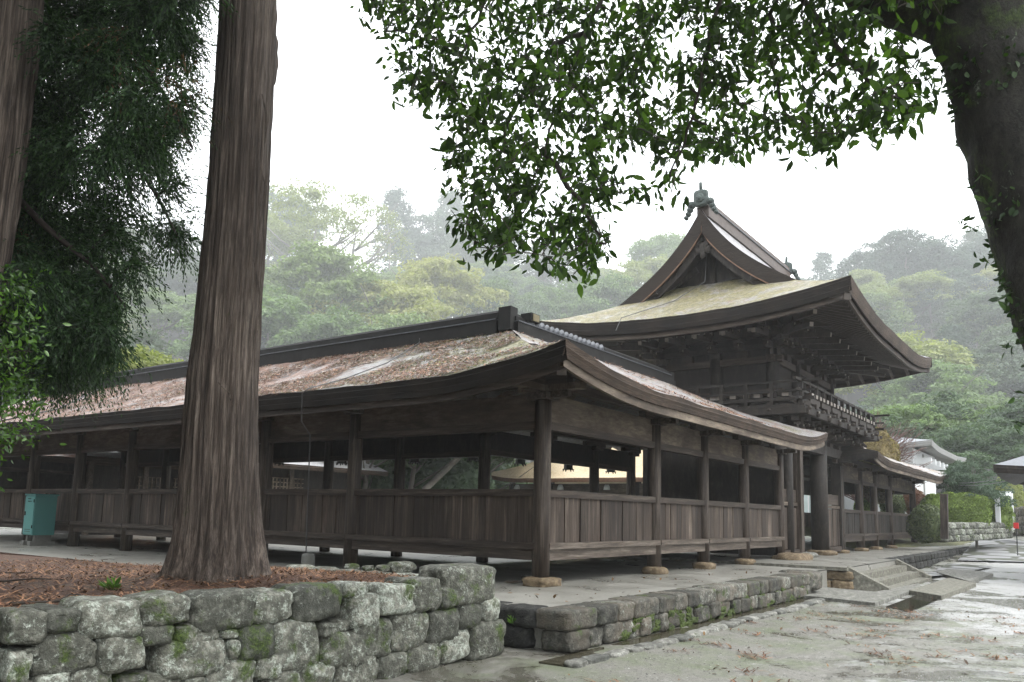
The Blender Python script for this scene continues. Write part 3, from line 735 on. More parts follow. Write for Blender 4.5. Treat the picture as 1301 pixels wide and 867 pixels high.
# floor boards behind the wainscot
fl = MB().box(.1, 3.93, .1, 20, .50, .54); fl.box(3.932, 11.9, .1, 4.19, .50, .54); fl.build('floor_boards', DARKW, cor)
ZR = 1.62
RUN = 3.5
zl = zprof(3.14, ZR, ((.34, 3.0), (.0, 1)), 1); zfr = zprof(3.16, ZR, ((.32, 3.0), (.3, 2.6)), 1)
zf_l = lambda d0, d1, s: zl(d0, d1, s)
aL = lambda s: -1.35+RUN*s; bL = lambda s: 22.5
aF = lambda s: -1.5+RUN*s; bF = lambda s: 11.86-3.1*s
t, e, u = slope(TY, aL, bL, -1.5, 2.0, zl, 261, 40, .26, .035, 1); rf = t.build('roof', ROOF_RUST, cor, True); e.build('eave_edge', SHADE_EDGE, rf); u.build('roof_underside', DARKW, rf)
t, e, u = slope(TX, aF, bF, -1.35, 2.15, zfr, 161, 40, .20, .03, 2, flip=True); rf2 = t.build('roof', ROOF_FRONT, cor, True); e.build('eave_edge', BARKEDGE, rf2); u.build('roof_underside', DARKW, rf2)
# end and courtyard slopes
zi = zprof(3.14, ZR, ((0, 1), (0, 1)), 1)
mb = MB()
mb.grid(lambda t_, s: ((11.86-3.1*s), (-1.35+RUN*s)*(1-t_)+(5.65-RUN*s)*t_, zfr(9, 0 if t_ in (0, 1) else 9, s)), np.linspace(0, 1, 12), np.linspace(0, 1, 12))
for th in (0, -.22):
    mb.grid(lambda t_, s: ((2.0+3.5*(1-s))*(1-t_)+(11.86-3.1*s)*t_, 5.65-RUN*s, zi(9, 9, s)+th), np.linspace(0, 1, 20), np.linspace(0, 1, 8))
    mb.grid(lambda t_, s: (5.5-3.5*s, (5.65-RUN*s)*(1-t_)+22.5*t_, zi(9, 9, s)+th), np.linspace(0, 1, 20), np.linspace(0, 1, 8))
mb.grid(lambda t_, k: (5.5, 5.65*(1-t_)+22.5*t_, 3.14-.22*k), np.linspace(0, 1, 8), (0, 1)); mb.grid(lambda t_, k: (5.5*(1-t_)+11.86*t_, 5.65, 3.14-.22*k), np.linspace(0, 1, 8), (0, 1))
mb.build('courtyard_roof', ROOF_FRONT, cor)
gb = MB(); gb.add([(-1.5, 22.5, 3.1), (5.5, 22.5, 3.1), (2, 22.5, 4.7)], [(0, 1, 2)]); gb.build('gable_boarding', DARKW, cor)
ribbon(TX, -1.42, 11.8, zfr, -1.27, -.20, -.335, .05, flip=True).build('eave_board', PALE, cor)
ribbon(TY, -1.27, 22.4, zl, -1.40, -.26, -.36, .05).build('eave_board', WY, cor)
rafters(cor, TX, -.9, 11.4, .42, -1.35, 2.15, zfr, aF, bF, .26, WY)
rafters(cor, TY, -.7, 20., .46, -1.5, 2.0, zl, aL, bL, .34, WX)
MB().beam((-1.35, -1.2, 3.12), (1.2, 1.3, 3.72), .14, .17).build('corner_rafter', WX, cor)
MB().box(-.75, .45, -.09, .09, 3.06, 3.16).build('corner_arm', PALE, cor); MB().box(-.09, .09, -.75, .45, 3.065, 3.165).build('corner_arm', PALE, cor)
rg = ridge(cor, TY, 2.35, 21.6, 2.0, 4.76); 
rg2 = ridge(cor, TX, 1.9, 9.0, 2.15, 4.72, w=.5, h1=.15, h2=.10)
# rounded metal flashing along the front ridge
fl = MB()
for i in range(16):
    x0 = 2.35+i*.19; fl.tube([(x0, 1.98+.02*(i % 2), 4.87), (x0+.1, 1.96, 4.97+.012*R.random()), (x0+.19, 1.98, 4.88)], [.05, .065, .045], 8)
fl.build('bent_flashing', LEAD, rg2, True)
m = MB().box(1.78, 2.02, 2.0, 2.3, 4.7, 5.17); m.box(1.82, 2.4, 2.12, 2.32, 4.95, 5.1); m.box(2.3, 2.6, 1.86, 2.12, 4.95, 5.13); m.build('ridge_end_block', RIDGE, cor)
MB().box(2.34, 2.56, 1.84, 1.855, 4.97, 5.11).build('ridge_end_plate', plain('ochre_end_tile', (.14, .12, .07), .7), cor)
m = MB().box(9.0, 9.22, 1.92, 2.38, 4.55, 4.98); m.box(9.2, 9.45, 1.98, 2.32, 4.45, 4.8); m.build('ridge_end_block', RIDGE, cor)

rngr = np.random.default_rng(8)
def roof_strips(name, n, thr, L, wd, m_, label, front=False):
    u_, s_ = rngr.uniform(-1.3, 12, n) if front else np.concatenate([rngr.uniform(-1.2, 8, n*2//3), rngr.uniform(8, 21, n-n*2//3)]), rngr.random(n)
    lo = -1.5 if front else -1.35
    keep = (u_ > lo+3.5*s_+.08) & ((u_ < 11.7-3.1*s_) | (not front)); u_, s_ = u_[keep], s_[keep]
    cl_ = np.array([nz((a*.8, q*2.6, 2), 1.0)+.6*nz((a*2.4, q*7, 7), 1.0) for a, q in zip(u_, s_)])
    kp_ = cl_ + thr(u_) > rngr.uniform(-.4, .4, len(cl_)); u_, s_ = u_[kp_], s_[kp_]
    if front: cent = np.stack([u_, -1.35+3.5*s_, [zfr(a+1.5-3.5*q, 99, q) for a, q in zip(u_, s_)]], 1); k_ = 1
    else: cent = np.stack([-1.5+3.5*s_, u_, [zl(a+1.35-3.5*q, 99, q) for a, q in zip(u_, s_)]], 1); k_ = 0
    V, Q = strips(cent, L, wd, rngr, .02, True, .3); V[:, 2] += (V[:, k_]-np.repeat(cent[:, k_], 6))*.42
    tag(np_obj(name, V, Q, m_), label, 'litter', kind='stuff')
LIT2 = leafmat('rust_roof_needle', (.10, .05, .035), (.42, .25, .18), .1, .8, .2, False, 1.)
LIT3 = leafmat('bleached_roof_debris', (.13, .11, .10), (.48, .42, .38), .1, .7, .3, False, 1.)
MOSS2 = leafmat('roof_moss_tuft', (.07, .075, .02), (.24, .23, .09), .2, .8, .2, False, 1.)
roof_strips('roof_needles', 34000, lambda u: -.10+.22*(np.array([sstep(1, 9, q) for q in u])), .17, .011, LIT2, 'drifts of rust brown needles lying on the left slope of the corridor roof')
roof_strips('roof_debris', 24000, lambda u: 0*u-.02, .13, .012, LIT3, 'bleached bark flakes and twigs scattered over the left slope of the corridor roof')
roof_strips('roof_moss', 22000, lambda u: .25-.75*(np.array([sstep(1, 9, q) for q in u])), .08, .011, MOSS2, 'yellow green moss tufts on the corridor roof near its corner')
roof_strips('roof_needles', 9000, lambda u: 0*u-.12, .15, .011, LIT2, 'rust brown needles on the narrow front slope of the corridor roof', True)

# ---- corridor beyond the gate ----------------------------------------------------
RX = [18.3, 21.2, 23.6, 26.5, 31.9]
cr = thing('shrine_corridor', (25, 0, 0), 'far open timber corridor with dark bark roof on the right side of the tower gate', 'corridor', 'roofed shrine corridors')
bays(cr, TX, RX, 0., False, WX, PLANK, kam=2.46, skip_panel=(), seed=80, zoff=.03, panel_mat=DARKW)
bays(cr, TX, [18.3, 22.5, 25.5, 28.4, 31.9], 4.29, False, WX, PLANK, kam=2.35, inner=True, base=False, seed=95)
bays(cr, TY, [0, 4.29], 31.9, False, WY, PLANK, kam=2.46, inner=True, base=False, seed=99, skip_post=(0, 1))
aR = lambda s: 17.95+2.9*s; bR = lambda s: 33.7-3.5*s
zr_ = zprof(3.25, ZR, ((.2, 2.4), (.34, 3.4)), 1)
t, e, u = slope(TX, aR, bR, -1.35, 2.15, zr_, 101, 24, .2, .03, 4, flip=True); r_ = t.build('roof', ROOF_FRONT, cr, True); e.build('eave_edge', BARKEDGE, r_); u.build('roof_underside', DARKW, r_)
mb = MB()
mb.grid(lambda t_, s: (aR(s), (-1.35+RUN*s)*(1-t_)+(5.65-RUN*s)*t_, zr_((t_*(7-7*s)), 99, s)), np.linspace(0, 1, 16), np.linspace(0, 1, 8))
mb.grid(lambda t_, s: (bR(s), (-1.35+RUN*s)*(1-t_)+(5.65-RUN*s)*t_, zr_(99, (t_*(7-7*s)), s)), np.linspace(0, 1, 16), np.linspace(0, 1, 8))
mb.grid(lambda t_, s: (aR(s)*(1-t_)+bR(s)*t_, 5.65-RUN*s, zr_(99, 99, s)), np.linspace(0, 1, 12), np.linspace(0, 1, 8))
for th in (-.22,):
    mb.grid(lambda t_, s: (aR(s), (-1.35+RUN*s)*(1-t_)+(5.65-RUN*s)*t_, zr_((t_*(7-7*s)), 99, s)+th), np.linspace(0, 1, 16), np.linspace(0, 1, 8))
    mb.grid(lambda t_, s: (aR(s)*(1-t_)+bR(s)*t_, 5.65-RUN*s, zr_(99, 99, s)+th), np.linspace(0, 1, 12), np.linspace(0, 1, 8))
mb.grid(lambda t_, k: (17.95, -1.35+7*t_, zr_(7*t_, 99, 0)-.22*k), np.linspace(0, 1, 16), (0, 1)); mb.grid(lambda t_, k: (33.7, -1.35+7*t_, zr_(99, 7*t_, 0)-.22*k), np.linspace(0, 1, 16), (0, 1))
mb.build('end_roof', DARKW, cr)
ribbon(TX, 18.05, 33.6, zr_, -1.27, -.20, -.33, .05, flip=True).build('eave_board', PALE, cr)
rafters(cr, TX, 18.5, 33.2, .5, -1.35, 2.15, zr_, aR, bR, .26, WY)
ridge(cr, TX, 20.8, 30.3, 2.15, 4.82)

# ---- corridor wing in the far left ------------------------------------------------
cl = thing('shrine_corridor', (-5, 23.2, 0), 'boarded corridor wing at the far left, half hidden behind the turquoise cabinet', 'corridor', 'roofed shrine corridors')
us = [-14, -11.2, -8.4, -5.6, -2.8, 0, 2.8, 5.6, 8.4]
bays(cl, TX, us, 24., False, WX, PLANK, inner=True, base=False, seed=120, board=True, panel_mat=DARKW, kam=2.2)
m = MB(); tbox(m, TX, -14, 8.4, 24.05, 24.09, 1.5, 2.3); m.build('board_wall', DARKW, cl)
zc = zprof(2.75, 1.5, ((0, 1), (0, 1)), 1)
t, e, u = slope(TX, lambda s: -16, lambda s: 9.5, 22.7, 26.0, zc, 61, 10, .2, .03, 9, flip=True); r_ = t.build('roof', ROOF_RUST, cl, True); e.build('eave_edge', BARKEDGE, r_); u.build('roof_underside', DARKW, r_)

# ================================================================== TOWER GATE
gate = thing('tower_gate', (16, 2.2, 0), 'two storey timber tower gate with sweeping hip and gable bark roof, bracketed eaves and balcony', 'gate')
# lower storey
def col(x, y, z0, z1, r, m=DARKW, st=True, sz=.75):
    p = MB().cyl(x, y, z0, z1, r, r*.97, 18).build('column', m, gate, True)
    if st: MB().stone((x, y-.05, z0-.02), (sz, sz*.8, .2), int(x*10), 3.5, .05).build('base_stone', BASESTONE, p, True)
for x, r in ((12.6, .17), (16.05, .27), ): 
    for y in (0., 2.2, 4.3): col(x, y if x < 13 else y+.05, .12, 4.0, r, DARKW, y == 0 and x > 13, 1.0)
for y in (2.2, 4.3): col(19.4, y, .1, 4.0, .26, DARKW, False)
for x in (13.5,): 
    m = MB().box(x-.14, x+.14, -.16, .12, .12, 3.25); m.build('door_post', WV, gate)
    MB().stone((x+.2, -.12, .1), (1.0, .7, .2), 77, 3., .06).build('base_stone', LITSTONE, gate, True)
MB().stone((11.9, -.35, .06), (1.3, .9, .34), 78, 3., .06).build('corner_boulder', BASESTONE, gate, True)
MB().box(18.1, 18.5, -.12, .2, .1, 3.3).build('door_post', DARKW, gate)
# plank screens beside the opening, with a light rail
for x0, x1 in ((11.98, 13.34), (16.3, 18.1)):
    m = MB(); x = x0
    while x < x1-.05:
        w = min(.2, x1-x); m.box(x+.004, x+w-.004, -.03+R.uniform(-.01, .01), .02, .3, 1.5 if x0 > 14 else 1.46); x += w
    s_ = m.build('plank_screen', PLANK, gate)
    MB().box(x0, x1, -.06, .05, 1.52, 1.62).build('screen_rail', PALE, s_); MB().box(x0, x1, -.025, .025, 1.64, 1.98).build('screen_board', WX, s_); MB().box(x0, x1, -.1, .08, .12, .28).build('screen_sill', WX, s_)
# picket doors between the columns
m = MB(); x = 13.7
while x < 15.75: m.box(x, x+.13, 1.02, 1.07, .32, 1.9); x += .2
pk = m.build('picket_gate', DARKW, gate); MB().box(13.65, 15.8, .97, 1.11, 1.35, 1.5).build('picket_rail', WX, pk); MB().box(13.65, 15.8, .96, 1.12, .12, .34).build('picket_sill', DARKW, pk)
# plaster walls inside the passage
MB().box(12.37, 20.5, 2.3, 2.36, .1, 2.55).build('passage_wall', PLASTER, gate); MB().box(12.6, 20.5, 2.2, 2.29, 2.5, 2.75).build('wall_beam', DARKW, gate); MB().box(13.3, 20.5, 2.3, 2.36, 2.76, 3.35).build('passage_wall', PLASTER, gate)
MB().box(12.3, 12.36, .2, 4.4, .1, 3.6).build('side_board_wall', DARKW, gate)
for y in (-.04, 4.3): MB().box(12.4, 19.7, y-.13, y+.13, 3.2, 3.5).build('head_beam', DARKW, gate)
for x in (12.6, 16.05, 19.4): MB().box(x-.12, x+.12, .1, 4.3, 3.22, 3.48).build('cross_beam', DARKW, gate)
# upper storey body
UX0, UX1, UY0, UY1 = 12.95, 19.05, .45, 4.0
m = MB().box(UX0, UX1, UY0, UY1, 3.9, 7.6); m.build('upper_wall', DARKW, gate)
for x in (UX0, 14.95, 17.05, UX1):
    MB().cyl(x, UY0, 4.3, 6.0, .2).build('upper_column', DARKW, gate, True)
for y in (2.2, UY1): MB().cyl(UX0, y, 4.3, 6.0, .2).build('upper_column', DARKW, gate, True)
for z in (4.75, 5.75):
    MB().box(UX0-.3, UX1+.3, UY0-.12, UY0+.1, z, z+.2).build('tie_beam', WX, gate); MB().box(UX0-.12, UX0+.1, UY0-.3, UY1+.3, z+.003, z+.203).build('tie_beam', WY, gate)
# bracket sets
BR = plain('bracket_timber', (.045, .036, .03), .6, .5, 7, .4)
BRL = plain('bracket_end_grain', (.27, .24, .21), .7, .3, 9)
def bracket(o, d, z0, steps, name='bracket_set', diag=False, tail=True):
    d = Vector((d[0], d[1], 0)).normalized(); s = Vector((-d.y, d.x, 0)); o = Vector((o[0], o[1], z0)); mb = MB(); ends = MB()
    def bx(c, w, dd, h):                                       # block aligned with d
        mb.beam(c-d*dd/2, c+d*dd/2, w, h)
    bx(o+Vector((0, 0, .1)), .34, .34, .2)
    q = .44 if not diag else .62
    for k in range(steps):
        z = .3+.34*k; L = q*(k+1)
        a = o+Vector((0, 0, z)); mb.beam(a-d*.2, a+d*L, .13, .19); e_ = a+d*L
        mb.beam(e_+d*.0, e_+d*.16-Vector((0, 0, .02)), .13, .19, w1=.11, h1=.08)
        bx(e_+Vector((0, 0, .17)), .24, .24, .13); c = e_+Vector((0, 0, .31))
        if not diag:
            for ww, zz in ((.95, 0),): mb.beam(c-s*ww/2, c+s*ww/2, .12, .15)
            for j in (-1, 0, 1):
                bx(c+s*(j*.4)+Vector((0, 0, .145)), .2, .2, .12); ends.beam(c+s*(j*.4)+Vector((0, 0, .145))+d*.1, c+s*(j*.4)+Vector((0, 0, .145))+d*.112, .18, .10)
            w0 = a+Vector((0, 0, .02)); mb.beam(w0-s*.55, w0+s*.55, .12, .15)
        ends.beam(e_+d*.155, e_+d*.17, .12, .10)
        mb.stone(tuple(e_+d*.12+Vector((0, 0, -.06))), (.16, .16, .14), k+int(abs(o.x)*7), 2.4, .1); mb.stone(tuple(e_+d*.26+Vector((0, 0, .02))), (.13, .13, .10), k+int(abs(o.y)*7), 2.2, .1)
    if tail:
        for k in range(2 if not diag else 3):
            a = o+Vector((0, 0, .62+.3*k)); mb.beam(a, a+d*(q*(steps)+.35+.2*k)-Vector((0, 0, .16+.0*k)), .13, .17, w1=.11, h1=.12)
            e2 = a+d*(q*steps+.35+.2*k)-Vector((0, 0, .16)); ends.beam(e2, e2+d*.012-Vector((0, 0, .002)), .11, .12)
    nb_ = len(mb.f); mb.add(ends.v, ends.f); b = mb.build(name, BR, gate); b.data.materials.append(BRL); b.data.polygons.foreach_set('material_index', [0]*nb_+[1]*(len(mb.f)-nb_)); return b
for x in (UX0+.0, 13.95, 14.95, 16, 17.05, 18.05, UX1): bracket((x, UY0), (0, -1), 5.95, 3)
for y in (.45, 1.33, 2.2, 3.1, 4.0): bracket((UX0, y), (-1, 0), 5.95, 3)
bracket((UX0, UY0), (-1, -1), 5.95, 3, diag=True); bracket((UX1, UY0), (1, -1), 5.95, 3, diag=True); bracket((UX0, UY1), (-1, 1), 5.95, 3, diag=True)
for y in (1.33, 2.2, 3.1): bracket((UX1, y), (1, 0), 5.95, 3)
# purlins the brackets carry
for k, z in ((1, 6.62), (2, 6.98), (3, 7.28)):
    q = .4*k; m = MB(); m.box(UX0-q-.6, UX1+q+.6, UY0-q-.07, UY0-q+.07, z, z+.15); m.box(UX0-q-.07, UX0-q+.07, UY0-q-.6, UY1+q+.6, z+.004, z+.154); m.box(UX1+q-.07, UX1+q+.07, UY0-q-.6, UY1+q+.6, z+.004, z+.154); m.build('bracket_purlin', BR, gate)
# balcony with railing, carried on brackets
BX0, BX1, BY0, BY1 = 11.45, 20.5, -.85, 5.25
m = MB().box(BX0, BX1, BY0, BY1, 4.2, 4.27); fl_ = m.build('balcony_floor', DARKW, gate)
m = MB().box(BX0-.03, BX1+.03, BY0-.03, BY0+.08, 4.0, 4.19); m.box(BX0-.03, BX0+.08, BY0+.082, BY1, 4.0, 4.19); m.box(BX1-.08, BX1+.03, BY0+.082, BY1, 4.0, 4.19); m.build('balcony_beam', DARKW, gate)
rail = MB()
for z, w in ((4.38, .09), (4.62, .06), (4.88, .075)):
    ex = .45 if z > 4.7 else .25
    rail.box(BX0-ex, BX1+ex, BY0+.06, BY0+.06+w, z, z+w*.9); rail.box(BX0+.06, BX0+.06+w, BY0-ex, BY1, z+.005, z+w*.9+.005); rail.box(BX1-.06-w, BX1-.06, BY0-ex, BY1, z+.005, z+w*.9+.005)
rail.beam((BX1+.4, BY0+.1, 4.915), (BX1+.75, BY0+.1, 5.0), .07, .06)
rl_ = rail.build('balcony_rail', DARKW, gate)
def rpost(x, y): MB().box(x-.05, x+.05, y-.05, y+.05, 4.27, 4.94).build('rail_post', DARKW, rl_)
for x in np.linspace(BX0+.1, BX1-.1, 13): rpost(x, BY0+.1)
for y in np.linspace(BY0+.9, BY1-.1, 8): rpost(BX0+.1, y)
for x in (12.6, 13.75, 14.9, 16.05, 17.2, 18.35, 19.4): bracket((x, .1), (0, -1), 3.48, 2, tail=False)
for y in (.1, 1.2, 2.2, 3.3, 4.3): bracket((12.6, y), (-1, 0), 3.48, 2, tail=False)
bracket((12.6, .1), (-1, -1), 3.48, 2, diag=True, tail=False); bracket((19.4, .1), (1, -1), 3.48, 2, diag=True, tail=False)
MB().box(12.5, 19.5, .12, 4.2, 3.5, 4.19).build('core_wall', DARKW, gate)

# main roof
MX0, MX1, MY0, MY1, MC = 9.9, 22.0, -2.5, 6.9, 2.2
VX0, VX1 = 11.8, 20.2; MR = 4.7; RISE = 3.75
def zm_(d0, d1, s):
    q = 0
    for d in (d0, d1): q += .43*max(0, 1-max(d, 0)/4.3)**2
    return 6.74 + RISE*(.708*s+.292*s**5) + q*max(0, 1-s/.5)**2
aM = lambda s: min(MX0+MR*s, VX0); bM = lambda s: max(MX1-MR*s, VX1)
t, e, u = slope(TX, aM, bM, MY0, MC, zm_, 121, 48, .36, .025, 11, .06, flip=True)
mr = t.build('main_roof', ROOF_GREY, gate, True); e.build('eave_edge', BARKEDGE, mr)
t, e, u_ = slope(TX, aM, bM, MY1, MC, zm_, 61, 24, .36, .02, 12, .06); mr2 = t.build('main_roof', ROOF_GREY, gate, True); e.build('eave_edge', BARKEDGE, mr2)
for T_, c0, c1, nm, fl2, sd_ in ((TY, MX0, MX0+2.75, 'end_skirt_roof', False, 13), (TY, MX1, MX1-2.75, 'end_skirt_roof', True, 14)):
    k = 2.75/MR
    t, e, u2 = slope(T_, lambda s: MY0+2.75*s, lambda s: MY1-2.75*s, c0, c1, lambda d0, d1, s: zm_(d0, d1, s*k), 101, 24, .36, .025, sd_, .06, flip=fl2)
    r_ = t.build(nm, ROOF_MOSS, gate, True); e.build('eave_edge', SHADE_EDGE, r_)
# soffit: boards rising inward to the wall head
sf = MB()
def soff(T, a0, a1, c0, c1, flip):
    sf.grid(lambda t_, s: T((a0+(2.9)*s)*(1-t_)+(a1-2.9*s)*t_, c0+(c1-c0)*s, zm_(t_*(a1-a0), (1-t_)*(a1-a0), 0)*(1-s)+7.5*s-.40*(1-s)), np.linspace(0, 1, 40), np.linspace(0, 1, 6), flip)
soff(TX, MX0+.05, MX1-.05, MY0+.07, MY0+3.0, False); soff(TY, MY0+.05, MY1-.05, MX0+.07, MX0+3.05, True); soff(TY, MY0+.05, MY1-.05, MX1-.07, MX1-3.0, False); soff(TX, MX0+.05, MX1-.05, MY1-.07, MY1-3., True)
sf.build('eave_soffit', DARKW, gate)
ribbon(TX, MX0+.15, MX1-.15, zm_, MY0+.13, -.36, -.52, .07, 60, True).build('eave_board', WX, gate); ribbon(TY, MY0+.15, MY1-.15, zm_, MX0+.13, -.36, -.52, .07, 60).build('eave_board', WY, gate); ribbon(TY, MY0+.15, MY1-.15, zm_, MX1-.2, -.36, -.52, .07, 60).build('eave_board', WY, gate)
RAF = plain('rafter_timber', (.06, .049, .041), .6, .4, 8, .3)
def raf(T, a0, a1, c0, sg, n):
    for i in range(n):
        f = (i+.5)/n; u0 = a0+(a1-a0)*f; z = zm_((u0-a0), (a1-u0), 0)
        L = min(2.9, abs(u0-a0)+.2, abs(a1-u0)+.2)
        za = z-.49; L1 = 2.95; zw = 7.42
        def pt(q): return T(u0, c0+sg*q, za*(1-q/L1)+zw*q/L1)
        MB().beam(pt(.12), pt(max(.5, L)), .085, .11).build('rafter', RAF, gate)
raf(TX, MX0, MX1, MY0+.1, 1, 46); raf(TY, MY0, MY1, MX0+.1, 1, 36); raf(TY, MY0, MY1, MX1-.1, -1, 18)
for (x, y, sx, sy) in ((MX0, MY0, 1, 1), (MX1, MY0, -1, 1), (MX0, MY1, 1, -1)):
    MB().beam((x+.12*sx, y+.12*sy, 6.74+.43-.47), (x+3.05*sx, y+3.0*sy, 7.38), .17, .2).build('hip_rafter', RAF, gate)
# second row of flying-rafter ends hanging at the far corner
# verges, gables
def verge(xf, sg):
    cur = []
    for s in np.linspace(.405, 1, 26): cur.append((MY0+MR*s, zm_(99, 99, s)+.03))
    full = cur+[(2*MC-y, z) for y, z in cur[::-1][1:]]
    n = len(full); pts = np.array(full)
    tg = np.gradient(pts, axis=0); tg /= np.linalg.norm(tg, axis=1)[:, None]; nr = np.stack([tg[:, 1], -tg[:, 0]], 1)
    k0 = n//2
    nr[k0] = (0, -1)
    def off(d):
        o = pts+nr*d
        for i in range(n):                                    # keep the two halves on their own side of the apex
            if i < k0 and o[i, 0] > MC: o[i] = (MC, pts[k0, 1]-d*1.25)
            if i > k0 and o[i, 0] < MC: o[i] = (MC, pts[k0, 1]-d*1.25)
        o[k0] = (MC, pts[k0, 1]-d*1.25); return o
    A, B, C_ = off(0), off(.40), off(.62)
    v = MB(); X1 = xf+sg*.0
    v.grid(lambda i, k: ((xf, A[i][0], A[i][1]), (xf+sg*.03, B[i][0], B[i][1]), (xf+sg*1.0, B[i][0], B[i][1]))[k], range(n), range(3), sg < 0)
    vg = v.build('verge_edge', MIDEDGE, gate)
    c = MB().grid(lambda i, k: ((xf+sg*.01, *(B[i])), (xf+sg*.01, *(B[i]*.86+C_[i]*.14)), (xf+sg*.06, *(B[i]*.86+C_[i]*.14)))[k], range(n), range(3), sg < 0); c.build('copper_strip', COPPER, vg)
    h = MB().grid(lambda i, k: ((xf+sg*.16, *B[i]), (xf+sg*.16, *C_[i]), (xf+sg*.24, *C_[i]), (xf+sg*.24, *B[i]))[k], range(n), range(4), sg < 0); h.build('barge_board', DARKW, gate)
    gw_ = MB(); xg = xf+sg*.95; base_z = 7.7
    gw_.add([(xg, y, min(z, pts[k0, 1])-.1) for y, z in pts], [tuple(range(n))[::sg]]); gw_.build('gable_wall', DARKW, gate)
    gm = MB(); gm.box(min(xg, xg-sg*.14), max(xg, xg-sg*.14), -.1, 4.5, 8.05, 8.28); gm.box(min(xg, xg-sg*.12), max(xg, xg-sg*.12), MC-.11, MC+.11, 8.28, 10.0)
    gm.beam((xg-sg*.06, .6, 8.3), (xg-sg*.06, 1.7, 8.9), .1, .2); gm.beam((xg-sg*.06, 3.8, 8.3), (xg-sg*.06, 2.7, 8.9), .1, .2); gm.build('gable_framing', DARKW, gate)
    for (yy, zz, w, h2) in ((MC, 9.32, .3, .34), (MC-.15, 9.24, .2, .2), (MC+.15, 9.24, .2, .2), (MC, 9.1, .16, .26), (.55, 8.12, .4, .2), (.32, 8.03, .25, .18), (3.85, 8.12, .4, .2), (4.1, 8.03, .25, .18)):
        MB().stone((xf+sg*.12, yy, zz), (.1, w, h2), int(yy*10), 2.6, .12).build('gable_pendant', DARKW, gate, True)
verge(VX0, 1); verge(VX1, -1)
rz = zm_(99, 99, 1)
m = MB().box(VX0+.15, VX1-.1, MC-.19, MC+.19, rz-.2, rz+.14); m.box(VX0+.1, VX1-.05, MC-.15, MC+.15, rz+.17, rz+.34); m.tube([(VX0+.1, MC, rz+.36), (16, MC, rz+.36), (VX1-.05, MC, rz+.36)], [.11]*3, 10)
mrd = m.build('main_ridge', plain('brown_ridge_box', (.08, .06, .05), .5, .4, 6), gate)
m = MB().box(VX0+.2, VX1-.15, MC-.23, MC+.23, rz+.142, rz+.166); m.build('ridge_flashing', LEAD, mrd)
def onig(x, sg):
    m = MB(); m.stone((x, MC, rz+.36), (.22, .46, .52), 5, 4.5, .03); m.stone((x-sg*.11, MC, rz+.34), (.1, .28, .28), 6, 2.2, .03); m.stone((x-sg*.16, MC, rz+.34), (.06, .12, .12), 7, 2.2, .03)
    for s2 in (-1, 1):
        for (dy, dz, r) in ((.30, .20, .115), (.36, .06, .09), (.42, -.07, .075), (.49, -.18, .06)):
            m.tube([(x-.06, MC+s2*dy, rz+dz), (x+.06, MC+s2*dy, rz+dz)], [r, r], 12)
            m.tube([(x-sg*.06, MC+s2*dy, rz+dz), (x-sg*.10, MC+s2*dy, rz+dz)], [r*.5, r*.5], 10)
    m.tube([(x, MC, rz+.58), (x-sg*.04, MC, rz+.86)], [.055, .05], 10)
    m.build('ridge_end_ornament', VERDI, gate, True)
onig(VX0+.02, 1); onig(VX1+.05, -1)

# ================================================================== SMALL THINGS ROUND THE CORRIDOR
# turquoise cabinet
c0 = at(66, 690, 'z', 0.02)
cb = thing('utility_cabinet', (-1.35, 16.2, 0), 'turquoise metal utility cabinet on pale concrete feet beside the left corridor', 'cabinet')
bx_, by_ = at(46, 691, 'z', 0.0)[:2]
def cab():
    cy = 15.6; p = at(51, 657, 'y', cy); cx = p[0]
    MB().box(cx-.27, cx+.27, cy-.27, cy+.27, .27, 1.30).build('body', TURQ, cb)
    MB().box(cx-.30, cx+.30, cy-.30, cy+.30, 1.302, 1.34).build('lid', TURQ, cb)
    d = MB().box(cx-.292, cx-.272, cy-.25, cy+.25, .30, 1.27).build('door', plain('turquoise_door_paint', (.10, .29, .275), .35, .1, 3, .03, 0, .5), cb)
    MB().box(cx-.312, cx-.293, cy+.17, cy+.20, .78, .88).build('handle', IRON, d)
    for z in (.45, 1.12): MB().box(cx-.308, cx-.2925, cy-.262, cy-.235, z, z+.08).build('hinge', IRON, d)
    for z, ys in ((1.20, (-.06, -.02, .03, .07)), (1.13, (-.12, -.05, -.01, .03, .07))):
        mk = MB()
        for y_ in ys: mk.box(cx-.2965, cx-.2925, cy+y_, cy+y_+.025, z, z+.03)
        mk.build('lettering', IRON, d)
    for z in (.36, .41): MB().box(cx-.297, cx-.2925, cy-.15, cy+.15, z, z+.012).build('vent_slot', IRON, d)
    for dy in (-.19, .19):
        MB().box(cx-.2, cx+.22, cy+dy-.05, cy+dy+.05, .12, .268).build('leg', CONCRETE, cb)
        MB().box(cx-.31, cx+.31, cy+dy-.09, cy+dy+.09, -.04, .118).build('foot', CONCRETE, cb)
    return cx, cy
cx_, cy_ = cab()
cb.location = cb.location
